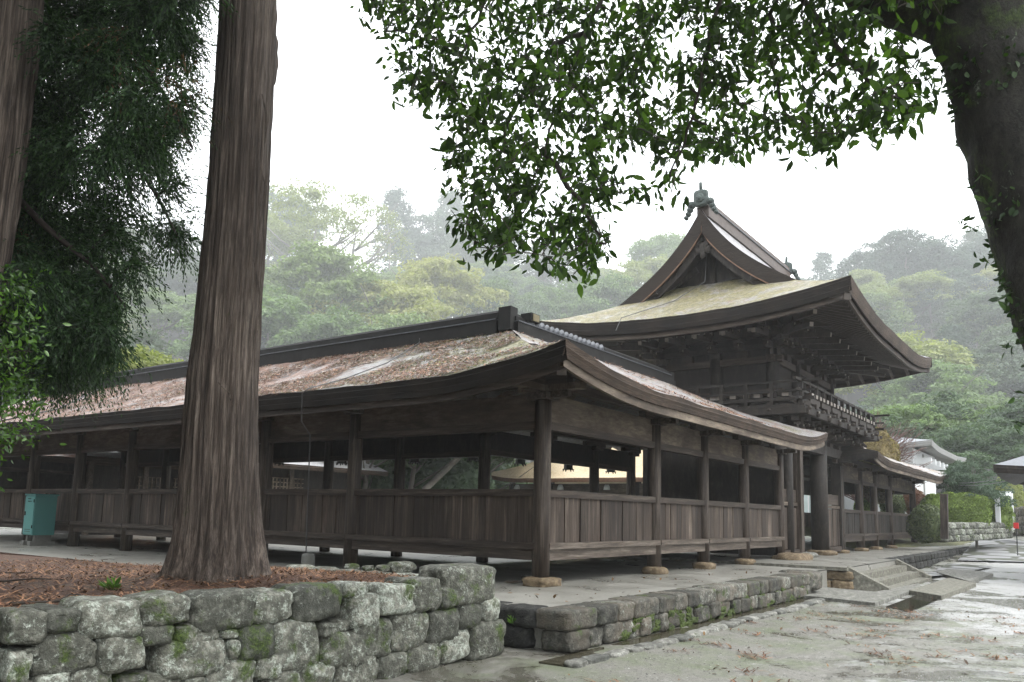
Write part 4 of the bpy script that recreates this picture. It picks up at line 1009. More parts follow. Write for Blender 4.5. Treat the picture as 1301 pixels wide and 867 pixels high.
# lightning cable over the roof
def cable(pts, r, label, block=None):
    o = tag(MB().tube(pts, [r]*len(pts), 6).build('roof_cable', CABLE, smooth=True), label, 'cable', 'metal cables on the corridor roof'); return o
P1 = at(533, 430, 'x', 1.75); P2 = at(492, 459, 'x', .35); P3 = at(440, 476, 'x', -.75); P4 = at(392, 494, 'x', -1.5); P5 = at(384, 500, 'x', -1.6); P6 = at(383, 536, 'x', -1.62); P7 = at(394, 553, 'x', -1.2); P8 = at(391, 640, 'x', -.8); P9 = at(389, 705, 'x', -.8)
def roofz(p, off=.05):
    s = (p[0]+1.5)/3.5; p = np.array(p); p[2] = zl(p[1]+1.35-3.5*s, 99, s)+off; return p
pp = [P1, roofz(P1), roofz(P2, .07), roofz(P3, .07), roofz(P4, .06), P5, P6, P7, P8, np.array((P9[0], P9[1], .0))]
cable(pp, .012, 'bent grey cable crossing the needle covered roof and dropping right of the cedar')
Q1 = at(128, 490, 'x', 1.7); Q2 = at(75, 510, 'x', -.3)
cable([roofz(Q1, .2), roofz(Q1), roofz(Q2, .06), roofz((-1.45, Q2[1]+1.2, 0), .05)], .02, 'thin dark cable lying across the far left part of the corridor roof')
g1 = np.array((11.75, 2.3, 0)); 
tag(MB().tube([(12.42, 2.2, 10.1), (12.3, 2.3, 8.35), (11.4, 2.9, 7.62), (9.9, 3.9, 6.9), (9.75, 4., 6.5)], [.012]*5, 6).build('roof_cable', CABLE), 'thin cable hanging down the gable of the tower gate', 'cable', 'metal cables on the corridor roof')
bp = at(392, 715, 'z', .18)
tag(MB().stone((P9[0]+.05, P9[1], .14), (.2, .18, .34), 3, 6., .03).build('cable_block', CONCRETE, smooth=True), 'small concrete block where the roof cable reaches the ground', 'block')
for px, py, s_, lab in ((668, 740, .16, 'small dark stone on the wet paving left of the corner post'),):
    p = at(px, py, 'z', 0.0); tag(MB().stone((p[0], p[1], .05), (s_, s_*.8, .15), 9, 3, .1).build('loose_stone', DARKSTONE, smooth=True), lab, 'stone'); tag(MB().box(p[0]-.4, p[0]-.12, p[1]-.01, p[1]+.12, .007, .03).build('flat_board', PALE), 'thin pale board lying on the wet paving by the corner post', 'board')
# iron hanging lanterns
def lantern(loc, zb, label, protoc=[None]):
    if protoc[0] is None:
        r = thing('hanging_lantern', (0, 0, 0), label, 'lantern', 'iron lanterns hanging in the corridor')
        m = MB().tube([(0, 0, 0), (0, 0, .02), (0, 0, .3), (0, 0, .32)], [.13, .13, .12, .12], 6); 
        m.build('lantern_body', IRON, r)
        m = MB().tube([(0, 0, .32), (0, 0, .36), (0, 0, .44)], [.2, .16, .03], 6); m.build('lantern_roof', IRON, r)
        m = MB().tube([(0, 0, .42), (0, 0, .75)], [.012, .012], 5); m.build('chain', IRON, r)
        m = MB()
        for i in range(6): a = i*math.tau/6; m.tube([(math.cos(a)*.13, math.sin(a)*.13, .01), (math.cos(a)*.15, math.sin(a)*.15, -.05)], [.02, .012], 5)
        m.tube([(0, 0, -.0), (0, 0, .02)], [.17, .17], 6); m.build('lantern_base', IRON, r)
        protoc[0] = r; o = r
    else: o = copy_tree(protoc[0])
    o.location = (float(loc[0]), float(loc[1]), zb); o['label'] = label; return o
for px, ax, v, py, lab in ((661, 'y', 5.0, 590, 'black iron lantern seen just left of the corner post above the straw coloured roof'), (722, 'y', 5.0, 597, 'black iron lantern hanging in the first front bay, left one of two'), (776, 'y', 5.0, 600, 'black iron lantern hanging in the first front bay, right one of two'),
                            (526, 'x', 4.9, 588, 'black iron lantern hanging above the pale slanting trunk'), (434, 'x', 4.9, 589, 'black iron lantern partly behind the second corridor post'), (355, 'x', 4.9, 590, 'black iron lantern in front of the lattice screen'), (601, 'x', 4.9, 585, 'black iron lantern beside the inner corner post')):
    p = at(px, py, ax, v); lantern(p, p[2], lab)

# ================================================================== COURTYARD
hall = thing('worship_hall', (28, 14, -.05), 'low courtyard hall with a straw coloured hipped roof seen through the corridor', 'hall')
zh = zprof(2.98, 2.6, ((.28, 2.5), (.32, 2.5)), 1, .6)
aH = lambda s: 5.0+4*s; bH = lambda s: 20.2-4*s
t, e, u = slope(TY, aH, bH, 24.4, 29, zh, 61, 20, .2, .02, 21); r_ = t.build('roof', STRAW, hall, True); e.build('eave_edge', COPPER, r_); u.build('roof_underside', PALE, r_)
m = MB(); m.grid(lambda t_, s: ((24.4+4.6*s)*(1-t_)+(33.6-4.6*s)*t_, bH(s), zh(99, t_*9, s)), np.linspace(0, 1, 14), np.linspace(0, 1, 8)); m.grid(lambda t_, s: (33.6-4.6*s, aH(s)*(1-t_)+bH(s)*t_, zh(99, 99, s)), np.linspace(0, 1, 10), np.linspace(0, 1, 8)); m.build('roof', STRAW, hall, True)
for y in np.linspace(6.2, 19, 6):
    for x in (25.6, 32.4): MB().cyl(x, y, -.1, 2.95, .15).build('post', DARKW, hall, True)
MB().box(25.5, 25.7, 6, 19.2, 2.15, 2.75).build('lintel', PALEY, hall); MB().box(25.55, 25.65, 6, 19.2, -.05, 1.05).build('railing', DARKW, hall)
MB().box(32.3, 32.5, 6, 19.2, -.1, 1.3).build('back_wall', DARKW, hall)
for px, lab in ((657, 'white glass lamp under the straw coloured roof, left of the corner post'), (712, 'white glass lamp under the straw coloured roof, middle of three'), (771, 'white glass lamp under the straw coloured roof, right of three')):
    p = at(px, 619, 'x', 25.1); m = MB().tube([(p[0], p[1], p[2]-.14), (p[0], p[1], p[2]), (p[0], p[1], p[2]+.12)], [.17, .15, .09], 12)
    r_ = thing('hanging_lamp', p, lab, 'lamp', 'white lamps under the courtyard hall'); m.build('lamp_shade', GLASSW, r_, True); MB().tube([(p[0], p[1], p[2]+.12), (p[0], p[1], 2.62)], [.02, .02], 5).build('cord', IRON, r_)
# lattice fronted buildings on the left of the courtyard
def lattice_house(x0, x1, y0, y1, h, lats, label, orange=False):
    t_ = thing('lattice_house', ((x0+x1)/2, (y0+y1)/2, -.05), label, 'house', 'buildings in the courtyard')
    MB().box(x0, x1, y0, y1, -.1, h).build('wall', DARKW, t_)
    zz = zprof(h-.1, 1.3, ((0, 1), (0, 1)), 1)
    for c0, c1, f in ((y0-1., (y0+y1)/2, True), (y1+1., (y0+y1)/2, False)):
        a, e, u = slope(TX, lambda s: x0-.9, lambda s: x1+.9, c0, c1, zz, 21, 6, .18, .02, 31, flip=f); r_ = a.build('roof', ROOF_GREY, t_, True); e.build('eave_edge', BARKEDGE, r_)
    for (u0, u1, z0, z1) in lats:
        m = MB()
        for x in np.arange(u0, u1+.01, .17): m.box(x-.022, x+.022, y0-.09, y0-.05, z0, z1)
        for z in np.arange(z0, z1+.01, .17): m.box(u0-.05, u1+.05, y0-.05, y0-.02, z-.022, z+.022)
        m.build('lattice_screen', PALE, t_)
    for x in np.linspace(x0, x1, 4): MB().box(x-.1, x+.1, y0-.12, y0-.002, -.1, h-.1).build('post', PALEY, t_)
    if orange: MB().box(x0, x1, y0-.16, y0-.1, .2, 1.55).build('board_fence', plain('orange_brown_board', (.3, .16, .09), .7, .3, 6), t_)
    return t_
def pxy(px, d): p = at_d(px, 620, d); return p[0], p[1]
x, y = pxy(352, 33); lattice_house(x-1.2, x+4.2, y, y+4, 2.9, [(x-.6, x+1.2, .6, 2.3)], 'dark courtyard house whose lattice screen shows between the cedar trunk and the second post')
x, y = pxy(215, 35); lattice_house(x-3.2, x+3.2, y, y+4, 2.9, [(x-1.3, x-.2, .5, 2.2), (x+.2, x+2.2, .5, 2.2)], 'dark courtyard house with two lattice screens seen left of the cedar trunk', True)

SHR = []
# ================================================================== TREES
def quadcloud(P, O, size, rng, asp=.55):
    n = len(P); d = O + rng.normal(0, .6, (n, 3)); d /= np.linalg.norm(d, axis=1)[:, None]+1e-9
    r = rng.normal(0, 1, (n, 3)); s = np.cross(d, r); s /= np.linalg.norm(s, axis=1)[:, None]+1e-9
    t2 = np.cross(s, d); L = (rng.uniform(.6, 1.25, n)*size)[:, None]; W = L*asp
    # leaf plane holds s and t2 (facing outward d)
    V = np.stack([P-s*L*.5, P+t2*W*.5-s*L*.05+d*L*.08, P+s*L*.5, P-t2*W*.5+s*L*.05+d*L*.08], 1).reshape(-1, 3)
    return V, np.arange(n*4).reshape(n, 4)
def sph(rng, n):
    v = rng.normal(0, 1, (n, 3)); return v/np.linalg.norm(v, axis=1)[:, None]
def crown_broad(rng, nc=190, nl=85, wid=.42, zc=.60, hz_=.38, cr=(.05, .10), leaf=.022, sub=5):
    # a handful of big boughs, each a lumpy dome of leaf clumps
    Pall, Oall = [], []
    bough = sph(rng, 14); bough[:, 2] = np.abs(bough[:, 2])*1.1-.35
    bc = bough*np.array((wid*.62, wid*.62, hz_*.62))+np.array((0, 0, zc)); br = rng.uniform(.13, .2, 14)
    for i in range(nc):
        k = i % 14; d = sph(rng, 1)[0]; d[2] = abs(d[2])*1.0-.25
        c = bc[k]+d*br[k]*np.array((1, 1, .75))*rng.uniform(.75, 1.05); r = rng.uniform(*cr)*.8
        v = sph(rng, nl); v[:, 2] = np.where(v[:, 2] < -.3, -v[:, 2], v[:, 2])
        Pall.append(c+v*r*np.array((1, 1, .6))*rng.uniform(.5, 1.05, (nl, 1))); Oall.append(v+np.array((0, 0, .5)))
    P, O = np.concatenate(Pall), np.concatenate(Oall); return quadcloud(P, O, leaf, rng)
def crown_coni(rng, nc=150, nl=55, wid=.17, leaf=.020):
    Pall, Oall = [], []
    for i in range(nc):
        z = .25+.74*(i/nc)**.85; R_ = wid*(1-(z-.25)/.78)**.75*rng.uniform(.55, 1.1)+.008; a = rng.uniform(0, math.tau)
        c = np.array((math.cos(a)*R_, math.sin(a)*R_, z-.02)); r = .025+.03*(1-z)+.012
        v = sph(rng, nl); Pall.append(c+v*r*np.array((1.15, 1.15, .75))*rng.uniform(.4, 1, (nl, 1))); Oall.append(v+np.array((math.cos(a)*.5, math.sin(a)*.5, -.2)))
    P, O = np.concatenate(Pall), np.concatenate(Oall); return quadcloud(P, O, leaf, rng, .4)
def crown_wispy(rng):
    return crown_broad(rng, 80, 55, .42, .66, .34, (.05, .09), .018)
def trunk_mb(h, r, n=5, spread=.25, seed=1, zt=.55):
    rr = random.Random(seed); mb = MB(); pts = [(0, 0, -.05), (0.003, 0, .1), (.01*rr.uniform(-1, 1), .01, .3), (.02*rr.uniform(-1, 1), .0, zt), (0, 0, zt+.12)]
    mb.tube(pts, [r*1.3, r, r*.85, r*.6, r*.2], 7)
    for i in range(n):
        a = rr.uniform(0, math.tau); z = rr.uniform(.25, zt); l = rr.uniform(.6, 1.)*spread
        mb.tube([(0, 0, z), (math.cos(a)*l*.5, math.sin(a)*l*.5, z+l*.35), (math.cos(a)*l, math.sin(a)*l, min(z+l*.8, .84))], [r*.5, r*.3, r*.1], 5)
    return mb
protos = {}
def proto(key):
    if key in protos: return protos[key]
    kind, seed = key; rng = np.random.default_rng(seed*17+len(kind))
    if kind in ('mid', 'yel', 'dark'):
        V, Q = crown_broad(rng); me = np_mesh('crown', V, Q, {'mid': L_MID, 'yel': L_YEL, 'dark': L_DARK}[kind]); tm = trunk_mb(1, .017, 7, .3, seed).mesh('trunk', PALETRUNK, True)
    elif kind == 'wispy':
        V, Q = crown_wispy(rng); me = np_mesh('crown', V, Q, L_YEL); tm = trunk_mb(1, .016, 11, .4, seed, .6).mesh('trunk', PALETRUNK, True)
    elif kind == 'coni':
        V, Q = crown_coni(rng); me = np_mesh('crown', V, Q, L_CONI); tm = trunk_mb(1, .012, 0, .1, seed, .7).mesh('trunk', PALETRUNK, True)
    elif kind == 'fluffy':
        V, Q = crown_broad(rng, 230, 80, .31, .56, .44, (.05, .09), .019); me = np_mesh('crown', V, Q, L_CONI); tm = trunk_mb(1, .014, 6, .2, seed).mesh('trunk', PALETRUNK, True)
    protos[key] = (me, tm); return protos[key]
NAMES = {'mid': 'broadleaf_tree', 'dark': 'broadleaf_tree', 'yel': 'broadleaf_tree', 'wispy': 'maple_tree', 'coni': 'cedar_tree', 'fluffy': 'cypress_tree'}
def tree(px, py, d, kind, label, group, seed=None, wide=1., H=None, base=None, near=False):
    if base is None and d > 41 and py < 560 and not near: d *= 4.0
    top = at_d(px, py, d); gz_ = hz(top[0], top[1]) if base is None else base
    gz_ = max(gz_, gz(top[0], top[1])-.3)
    h = top[2]-gz_ if H is None else H
    me, tm = proto((kind, seed if seed is not None else R.randint(1, 3)))
    r_ = thing(NAMES[kind], (top[0], top[1], gz_ if H is None else top[2]-H), label, 'tree', group)
    for nm, m_ in (('trunk', tm), ('crown', me)):
        o = bpy.data.objects.new(nm, m_); COL.objects.link(o); o.parent = r_
    r_.scale = (h*wide, h*wide, h); r_.rotation_euler = (0, 0, R.uniform(0, math.tau)); return r_
GF = 'hazy trees on the wooded hill'
lab_c = 'misty tall conifer on the skyline of the hill'
for px, py, d, k, w in ((20, 300, 100, 'coni', 1.2), (70, 285, 105, 'coni', 1.2), (120, 280, 100, 'coni', 1.2), (150, 295, 95, 'fluffy', .9), (190, 283, 100, 'coni', 1.3), (225, 278, 96, 'coni', 1.3), (250, 290, 108, 'fluffy', .9), (172, 325, 85, 'fluffy', .9), (215, 335, 80, 'coni', 1.4), (245, 340, 82, 'fluffy', 1.),
                        (505, 238, 112, 'coni', 1.3), (545, 245, 115, 'fluffy', .8), (575, 240, 118, 'coni', 1.3), (610, 255, 110, 'fluffy', .9), (650, 270, 105, 'coni', 1.2), (700, 285, 102, 'fluffy', .9), (750, 280, 108, 'coni', 1.2), (330, 225, 110, 'coni', 1.4), (360, 215, 115, 'fluffy', .8),
                        (1010, 333, 118, 'fluffy', .8), (1045, 318, 112, 'coni', 1.5), (1080, 335, 105, 'fluffy', .9), (970, 340, 110, 'coni', 1.3)):
    tree(px, py, d, k, lab_c if k == 'coni' else 'misty rounded cypress on the skyline of the hill', GF if k == 'coni' else 'hazy cypresses on the wooded hill', wide=w)
for px, py, d, k, w, lab in (
    (405, 222, 78, 'wispy', 1.0, 'tall light green maple with visible limbs above the round crowns, right of the cedar trunk'),
    (455, 238, 84, 'wispy', .9, 'second light green maple rising behind the round crowns'),
    (345, 245, 88, 'yel', .8, 'yellow green tree half hidden by the right side of the cedar trunk'),
    (395, 285, 56, 'mid', 1.1, 'big round crowned tree directly above the corridor ridge, right of the cedar trunk'),
    (500, 330, 54, 'yel', 1.0, 'broad yellow green crown above the middle of the corridor ridge'),
    (345, 345, 50, 'mid', 1.1, 'low dark green crown touching the right side of the cedar trunk'),
    (450, 370, 47, 'mid', 1.1, 'lowest wide crown just behind the corridor ridge'),
    (560, 300, 64, 'yel', .9, 'yellow green crown left of the hanging leaves'),
    (535, 375, 48, 'mid', 1.0, 'soft green crown behind the ridge end block'),
    (610, 330, 72, 'mid', .9, 'grey green tree behind the hanging leaves'),
    (655, 360, 66, 'dark', .9, 'dark grey green tree left of the tower gate roof'),
    (700, 345, 74, 'mid', .9, 'pale green tree right under the lowest hanging leaves'),
    (760, 330, 70, 'mid', .9, 'round light green tree left of the gable of the tower gate'),
    (820, 300, 78, 'yel', .8, 'light tree whose crown meets the left verge of the gable'),
    (845, 270, 92, 'mid', .8, 'faint tall tree behind the ridge ornament'),
    (1112, 285, 92, 'fluffy', .95, 'left tree of the tall misty group right of the tower gate'),
    (1150, 264, 88, 'fluffy', .9, 'tallest tree of the misty group right of the tower gate'),
    (1205, 278, 90, 'fluffy', .95, 'middle tree of the misty group near the mossy trunk'),
    (1255, 266, 94, 'fluffy', .95, 'misty tree just left of the mossy trunk'),
    (1310, 280, 98, 'fluffy', .95, 'misty tree behind the mossy trunk'),
    (1095, 365, 84, 'dark', .9, 'dark misty tree behind the swept corner of the gate roof'),
    (1180, 350, 78, 'fluffy', 1., 'misty conifer in front of the tall group'),
    (1240, 365, 76, 'dark', .9, 'blue green tree under the tall misty group'),
    (1160, 432, 62, 'mid', 1.0, 'green crown below the right tip of the gate roof'),
    (1215, 440, 60, 'mid', 1.0, 'wide green crown behind the white storehouse'),
    (1270, 425, 64, 'dark', 1.0, 'dark tree at the right edge behind the pavilion'),
    (1185, 485, 54, 'dark', 1.1, 'dark green tree directly above the storehouse roof'),
    (1250, 490, 55, 'dark', 1.1, 'dark bushy tree above the clipped hedge'),
    (1305, 470, 52, 'dark', 1.1, 'dark tree cut by the right edge above the pavilion roof'),
    (1100, 470, 66, 'dark', .9, 'dark crown between gate eave and balcony'),
    (215, 412, 40, 'yel', 1.0, 'bright yellow green tree just left of the cedar trunk above the roof'),
    (170, 432, 43, 'yel', 1.0, 'low yellow green tree above the far roof beside the cedar branches'),
    (1235, 566, 44, 'fluffy', .9, 'small grey green conical tree between storehouse and pavilion')):
    tree(px, py, d, k, lab, None, wide=w)
for px, py, d, k, w, lab in ((1108, 505, 78, 'dark', 1.2, 'dark tree behind the bare reddish tree'), (1150, 492, 84, 'mid', 1.2, 'full green tree left above the storehouse roof'), (1200, 478, 88, 'dark', 1.2, 'deep green tree rising behind the right end of the storehouse'), (1235, 520, 72, 'dark', 1.2, 'dark low tree right behind the grey green conical tree'), (1262, 482, 86, 'mid', 1.2, 'green tree above the white fence'), (1300, 505, 74, 'dark', 1.2, 'dark tree behind the pavilion roof tip'), (1335, 470, 82, 'dark', 1.2, 'dark tree behind the foot of the mossy trunk')):
    tree(px, py, d, k, lab, None, wide=w, near=True)
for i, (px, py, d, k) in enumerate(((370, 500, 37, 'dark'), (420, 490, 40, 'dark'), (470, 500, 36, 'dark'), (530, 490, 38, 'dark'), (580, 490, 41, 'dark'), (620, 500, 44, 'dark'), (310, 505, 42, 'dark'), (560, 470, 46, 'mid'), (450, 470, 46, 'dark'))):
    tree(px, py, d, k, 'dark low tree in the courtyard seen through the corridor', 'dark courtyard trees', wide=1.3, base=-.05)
fr_ = random.Random(77); nf_ = 0
while nf_ < 280:
    px = fr_.uniform(-80, 1400); d = 150+310*fr_.random()**.9; q = at_d(px, 600, d); g0 = hz(q[0], q[1])
    k = fr_.choice(('mid', 'dark', 'fluffy', 'coni', 'fluffy', 'mid', 'yel')); h = fr_.uniform(20, 34)*(.8+d/900)
    ytop = 650-(g0+h-1.1)/d*1024
    if ytop < (345 if 820 < px < 1090 else 285): continue
    me, tm = proto((k, fr_.randint(1, 3))); r_ = thing(NAMES[k], (q[0], q[1], g0), 'misty tree filling the lower slopes of the wooded hill', 'tree', 'trees filling the misty slopes')
    for nm, m_ in (('trunk', tm), ('crown', me)):
        o = bpy.data.objects.new(nm, m_); COL.objects.link(o); o.parent = r_
    w = fr_.uniform(.9, 1.25)*(1.5 if k == 'coni' else 1.15); r_.scale = (h*w, h*w, h); r_.rotation_euler = (0, 0, fr_.uniform(0, 6.28)); nf_ += 1
for k_, (px, d_, w_, h_) in enumerate(((330, 39, 5, 4.2), (385, 41, 6, 4.6), (440, 40, 6, 4.4), (500, 42, 6.5, 4.8), (555, 41, 6, 4.4), (605, 50, 7, 5.2), (670, 60, 8, 5.0))):
    q = at_d(px, 620, d_); SHR.append((k_, q, w_, h_))
a = at(540, 622, 'y', 17.); b = at(590, 575, 'y', 17.)
r_ = thing('leaning_tree', a, 'pale leaning tree trunk seen slanting through the corridor openings', 'tree'); MB().tube([(a[0]-.8, a[1], -.1), a, b, b+(b-a)*.8], [.17, .15, .12, .08], 8).build('trunk', PALETRUNK, r_, True)
# bare dead top on the skyline
top = at_d(500, 215, 400); bz = hz(top[0], top[1]); r_ = thing('dead_tree', (top[0], top[1], bz), 'bare dead tree top standing against the white sky', 'tree'); m = MB()
def snag(m, p, d, L, r, dep, rr):
    q = np.array(p)+np.array(d)*L; m.tube([p, (np.array(p)+q)/2+np.array((rr.uniform(-.03, .03)*L, 0, 0)), q], [r, r*.8, r*.6], 5)
    if dep:
        for k in range(3 if dep > 1 else 2):
            nd = np.array(d)+np.array((rr.uniform(-.7, .7), rr.uniform(-.7, .7), rr.uniform(-.3, .2))); nd /= np.linalg.norm(nd); snag(m, q if k else (np.array(p)*.4+q*.6), nd, L*.42, r*.6, dep-1, rr)
snag(m, (top[0], top[1], bz), (0, 0, 1), (top[2]-bz)*.52, .45, 4, random.Random(5)); m.build('trunk', PALETRUNK, r_, True)
# bare reddish tree right of the balcony
p = at_d(1092, 545, 50); gz_ = gz(p[0], p[1]); r_ = thing('bare_tree', (p[0], p[1], gz_), 'leafless reddish tree with a haze of fine twigs right of the balcony', 'tree'); m = MB(); rr = random.Random(3)
m.tube([(p[0], p[1], gz_), (p[0], p[1], gz_+3)], [.2, .14], 7); fine = []
for i in range(320):
    a_ = rr.uniform(0, math.tau); el = rr.uniform(.1, 1.4); L = rr.uniform(1.6, 4.2); d = np.array((math.cos(a_)*math.cos(el), math.sin(a_)*math.cos(el), math.sin(el)))
    s0 = np.array((p[0], p[1], gz_+rr.uniform(1.8, 3.2))); pts = [s0, s0+d*L*.5+np.array((0, 0, .1*L)), s0+d*L+np.array((0, 0, .05*L))]; m.tube(pts, [.045, .03, .012], 4, False)
    for k in range(7):
        q = pts[1]*(1-k/7)+pts[2]*(k/7); dd = d+np.array([rr.uniform(-.7, .7) for _ in range(3)]); fine.append((q, q+dd*rr.uniform(.4, 1.0)))
m.build('trunk', L_PINK, r_, True); m = MB()
for q, w in fine: m.tube([q, w], [.018, .008], 3, False)
m.build('twigs', L_PINK, r_)

def bush(name, c, size, n, leaf, mat_, label, boxy=False, seed=1, group=None, cat='bush'):
    rng = np.random.default_rng(seed); v = sph(rng, n)
    if boxy:
        k = 3.4; v = v/((np.abs(v)**k).sum(1)**(1/k))[:, None]
    h = np.array(size)/2.; lump = np.array([1+.16*nz(q*2.2+seed)+.06*nz(q*6.+seed) for q in v])[:, None]
    P = np.array(c)+v*h*lump*(1-.14*rng.random((n, 1))**2)
    P = P[P[:, 2] > c[2]-h[2]*.98]; O = (P-np.array(c))/h
    r_ = thing(name, (c[0], c[1], c[2]-h[2]), label, cat, group)
    V, Q = quadcloud(P, O, leaf, rng, .6); np_obj('foliage', V, Q, mat_, r_)
    core = MB(); core.stone(c, tuple(np.array(size)*.86), seed, 5. if boxy else 2.3, .04); core.build('twig_core', mat_, r_)
    return r_
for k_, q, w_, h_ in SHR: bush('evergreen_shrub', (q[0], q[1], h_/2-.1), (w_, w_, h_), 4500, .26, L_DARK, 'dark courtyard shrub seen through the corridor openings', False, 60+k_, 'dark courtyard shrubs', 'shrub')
def bushpx(name, x0, x1, y0, y1, d, mat_, label, boxy=False, leaf=.09, n=5000, seed=1, deep=None, cat='bush'):
    a, b = at_d(x0, y1, d), at_d(x1, y0, d); w = math.hypot(*(b-a)[:2]); h = b[2]-a[2]; c = (a+b)/2
    return bush(name, c, (deep or w, deep or w, h) if not boxy else (w*1.0, deep or w, h), n, leaf, mat_, label, boxy, seed, None, cat)
bushpx('round_bush', 1154, 1201, 641, 690, 37, L_ROUND, 'dark green round clipped bush beside the end of the far corridor', False, .09, 9000, 2)
bushpx('clipped_hedge', 1168, 1203, 629, 668, 42, L_HEDGE, 'light green clipped hedge mound left of the wooden post', False, .09, 9000, 3)
bushpx('clipped_hedge', 1203, 1236, 627, 672, 43, L_HEDGE, 'light green clipped hedge just right of the wooden post', True, .09, 14000, 4, 2.5)
bushpx('clipped_hedge', 1229, 1268, 629, 674, 46, L_HEDGE, 'squarer light green clipped hedge ending at the white fence', True, .09, 14000, 5, 2.5)
bushpx('golden_bush', 1085, 1143, 543, 640, 43, L_GOLD, 'golden dry shrub rising behind the far corridor roof', False, .12, 9000, 6)
bushpx('rusty_shrub', 1146, 1176, 621, 655, 47, L_RUST, 'rust red shrub behind the round bush', False, .09, 4000, 7)
bushpx('autumn_shrub', 1262, 1300, 602, 668, 52, L_YEL, 'yellow green shrub under the pavilion roof at the right edge', False, .12, 6000, 8)
bushpx('low_shrub', 1085, 1112, 632, 662, 44, L_HEDGE, 'bright low shrub seen through the far corridor', False, .09, 3000, 9)
bushpx('low_shrub', 1118, 1150, 625, 662, 46, L_ROUND, 'dull green shrub seen through the last bays of the far corridor', False, .09, 4000, 10)
# post, low walls, fence, sign
p = at_d(1200, 681, 34); q = at_d(1200, 628, 34)
tag(MB().beam((p[0], p[1], p[2]-.1), (q[0]-.12, q[1], q[2]), .24, .24, (1, 0, 0)).build('wooden_post', WV), 'weathered square wooden post in front of the clipped hedges', 'post')
def lowwall(px0, px1, yb, h, d0, d1, label, seed, mat_=WALLSTONE):
    a, b = at_d(px0, yb[0], d0), at_d(px1, yb[1], d1); r_ = thing('low_stone_wall', (a+b)/2, label, 'stone wall', 'low stone walls by the hedges'); m = MB(); L = np.linalg.norm(b-a); n = int(L/.45); rr = random.Random(seed)
    ang = math.atan2(b[1]-a[1], b[0]-a[0])
    for i in range(n):
        for k in range(3):
            c = a+(b-a)*((i+.5*(k % 2)+.3)/n); m.stone((c[0], c[1], c[2]+h*(k+.4)/3), (L/n*1.1, .45, h/3*1.15), seed+i*3+k, 3.5, .08, ang)
    m.build('stones', mat_, r_, True)
lowwall(1196, 1282, (688, 683), .75, 37, 47, 'low mossy stone wall below the clipped hedges', 70)
lowwall(1280, 1309, (680, 678), 1.4, 53, 49, 'higher grey stone wall beside the white fence', 90, EDGESTONE)
fa, fb = at_d(1269, 672, 45), at_d(1286, 668, 49); r_ = thing('white_fence', fa, 'short white fence at the end of the clipped hedge', 'fence'); h = 1.75
for i in range(5):
    c = fa+(fb-fa)*i/4; MB().box(c[0]-.1, c[0]+.1, c[1]-.1, c[1]+.1, c[2]-.2, c[2]+h).build('fence_post', WHITE, r_)
for z in (.5, 1.2, 1.6): MB().beam(fa+np.array((0, 0, z)), fb+np.array((0, 0, z)), .08, .14).build('fence_rail', WHITE, r_)
p = at_d(1291, 668, 40); r_ = thing('red_sign', (p[0], p[1], gz(p[0], p[1])), 'small red sign box on a thin stake by the flagstone path', 'sign'); MB().box(p[0]-.09, p[0]+.09, p[1]-.09, p[1]+.09, p[2]-.12, p[2]+.12).build('sign_box', REDP, r_); MB().cyl(p[0], p[1], gz(p[0], p[1])-.05, p[2]-.12, .02).build('stake', IRON, r_)
# mossy bank
def bank(t_, s):
    a, b = on_ground(1165, 703), on_ground(1240, 686); p = a+(b-a)*t_; n = np.array((-.15, 1, 0)); q = p+n*(s*6-.6); z = gz(q[0], q[1])
    return (q[0], q[1], z-.06+.85*math.sin(min(1, s*1.4)*math.pi/2)*(.9+.2*nz((q[0], q[1], 0), .5))+.05*nz((q[0], q[1], 0), 1.5))
BANK = stone_mat('mossy_bank_earth', (.09, .09, .045), (.17, .165, .085), .1, .7, ((.05, .06, .02), (.17, .17, .06)))
tag(MB().grid(bank, np.linspace(-.35, 1, 40), np.linspace(0, 1, 16), True).build('mossy_bank', BANK, smooth=True), 'mossy earth bank between the far corridor and the flagstone path', 'bank', kind='structure')

# white storehouse
C0 = at_d(1184, 559, 52); sx0, sy0, sz0 = C0
sh = thing('storehouse', (sx0+6, sy0+4, 0), 'white walled storehouse with a wide grey tiled roof beyond the far corridor', 'building')
WX0, WX1, WY0, WY1 = sx0, sx0+15, sy0, sy0+13
zs = zprof(sz0-.22, 1.9, ((.22, 4.), (.22, 4.)), 1, .8)
def hipr(x0, x1, y0, y1, zf, mt, mu, root, th=.3, nm='roof'):
    r = (y1-y0)/2
    for T, a0, a1, c0, c1, fl_ in ((TX, x0, x1, y0, y0+r, True), (TY, y0, y1, x0, x0+r, False), (TX, x0, x1, y1, y1-r, False), (TY, y0, y1, x1, x1-r, True)):
        t, e, u = slope(T, lambda s: a0+r*s*.999, lambda s: a1-r*s*.999, c0, c1, zf, 41, 12, th, .004, 3, flip=fl_); q = t.build(nm, mt, root, True); e.build('eave_edge', mu, q); u.build('roof_underside', mu, q)
hipr(WX0, WX1, WY0, WY1, zs, GREYTILE, plain('grey_white_soffit', (.26, .26, .25), .8, .08, 3), sh, .3)
MB().box(WX0+1.0, WX0+9, WY0+1.2, WY1-1.2, 0, sz0-.35).build('wall', WHITE, sh)
for i in range(5): MB().box(WX0+1.5+1.6*i, WX0+1.75+1.6*i, WY0+.3, WY0+1.198, sz0-1.25, sz0-.9).build('eave_bracket', WHITE, sh)
for y in (WY0+3.2, WY0+5.2, WY0+7.2): MB().box(WX0+.2, WX0+.998, y, y+.25, sz0-1.25, sz0-.9).build('eave_bracket', WHITE, sh)
MB().box(WX0+4.2, WX0+4.5, WY0+1.13, WY0+1.198, 0, sz0-.5).build('wall_pilaster', PLASTER, sh)
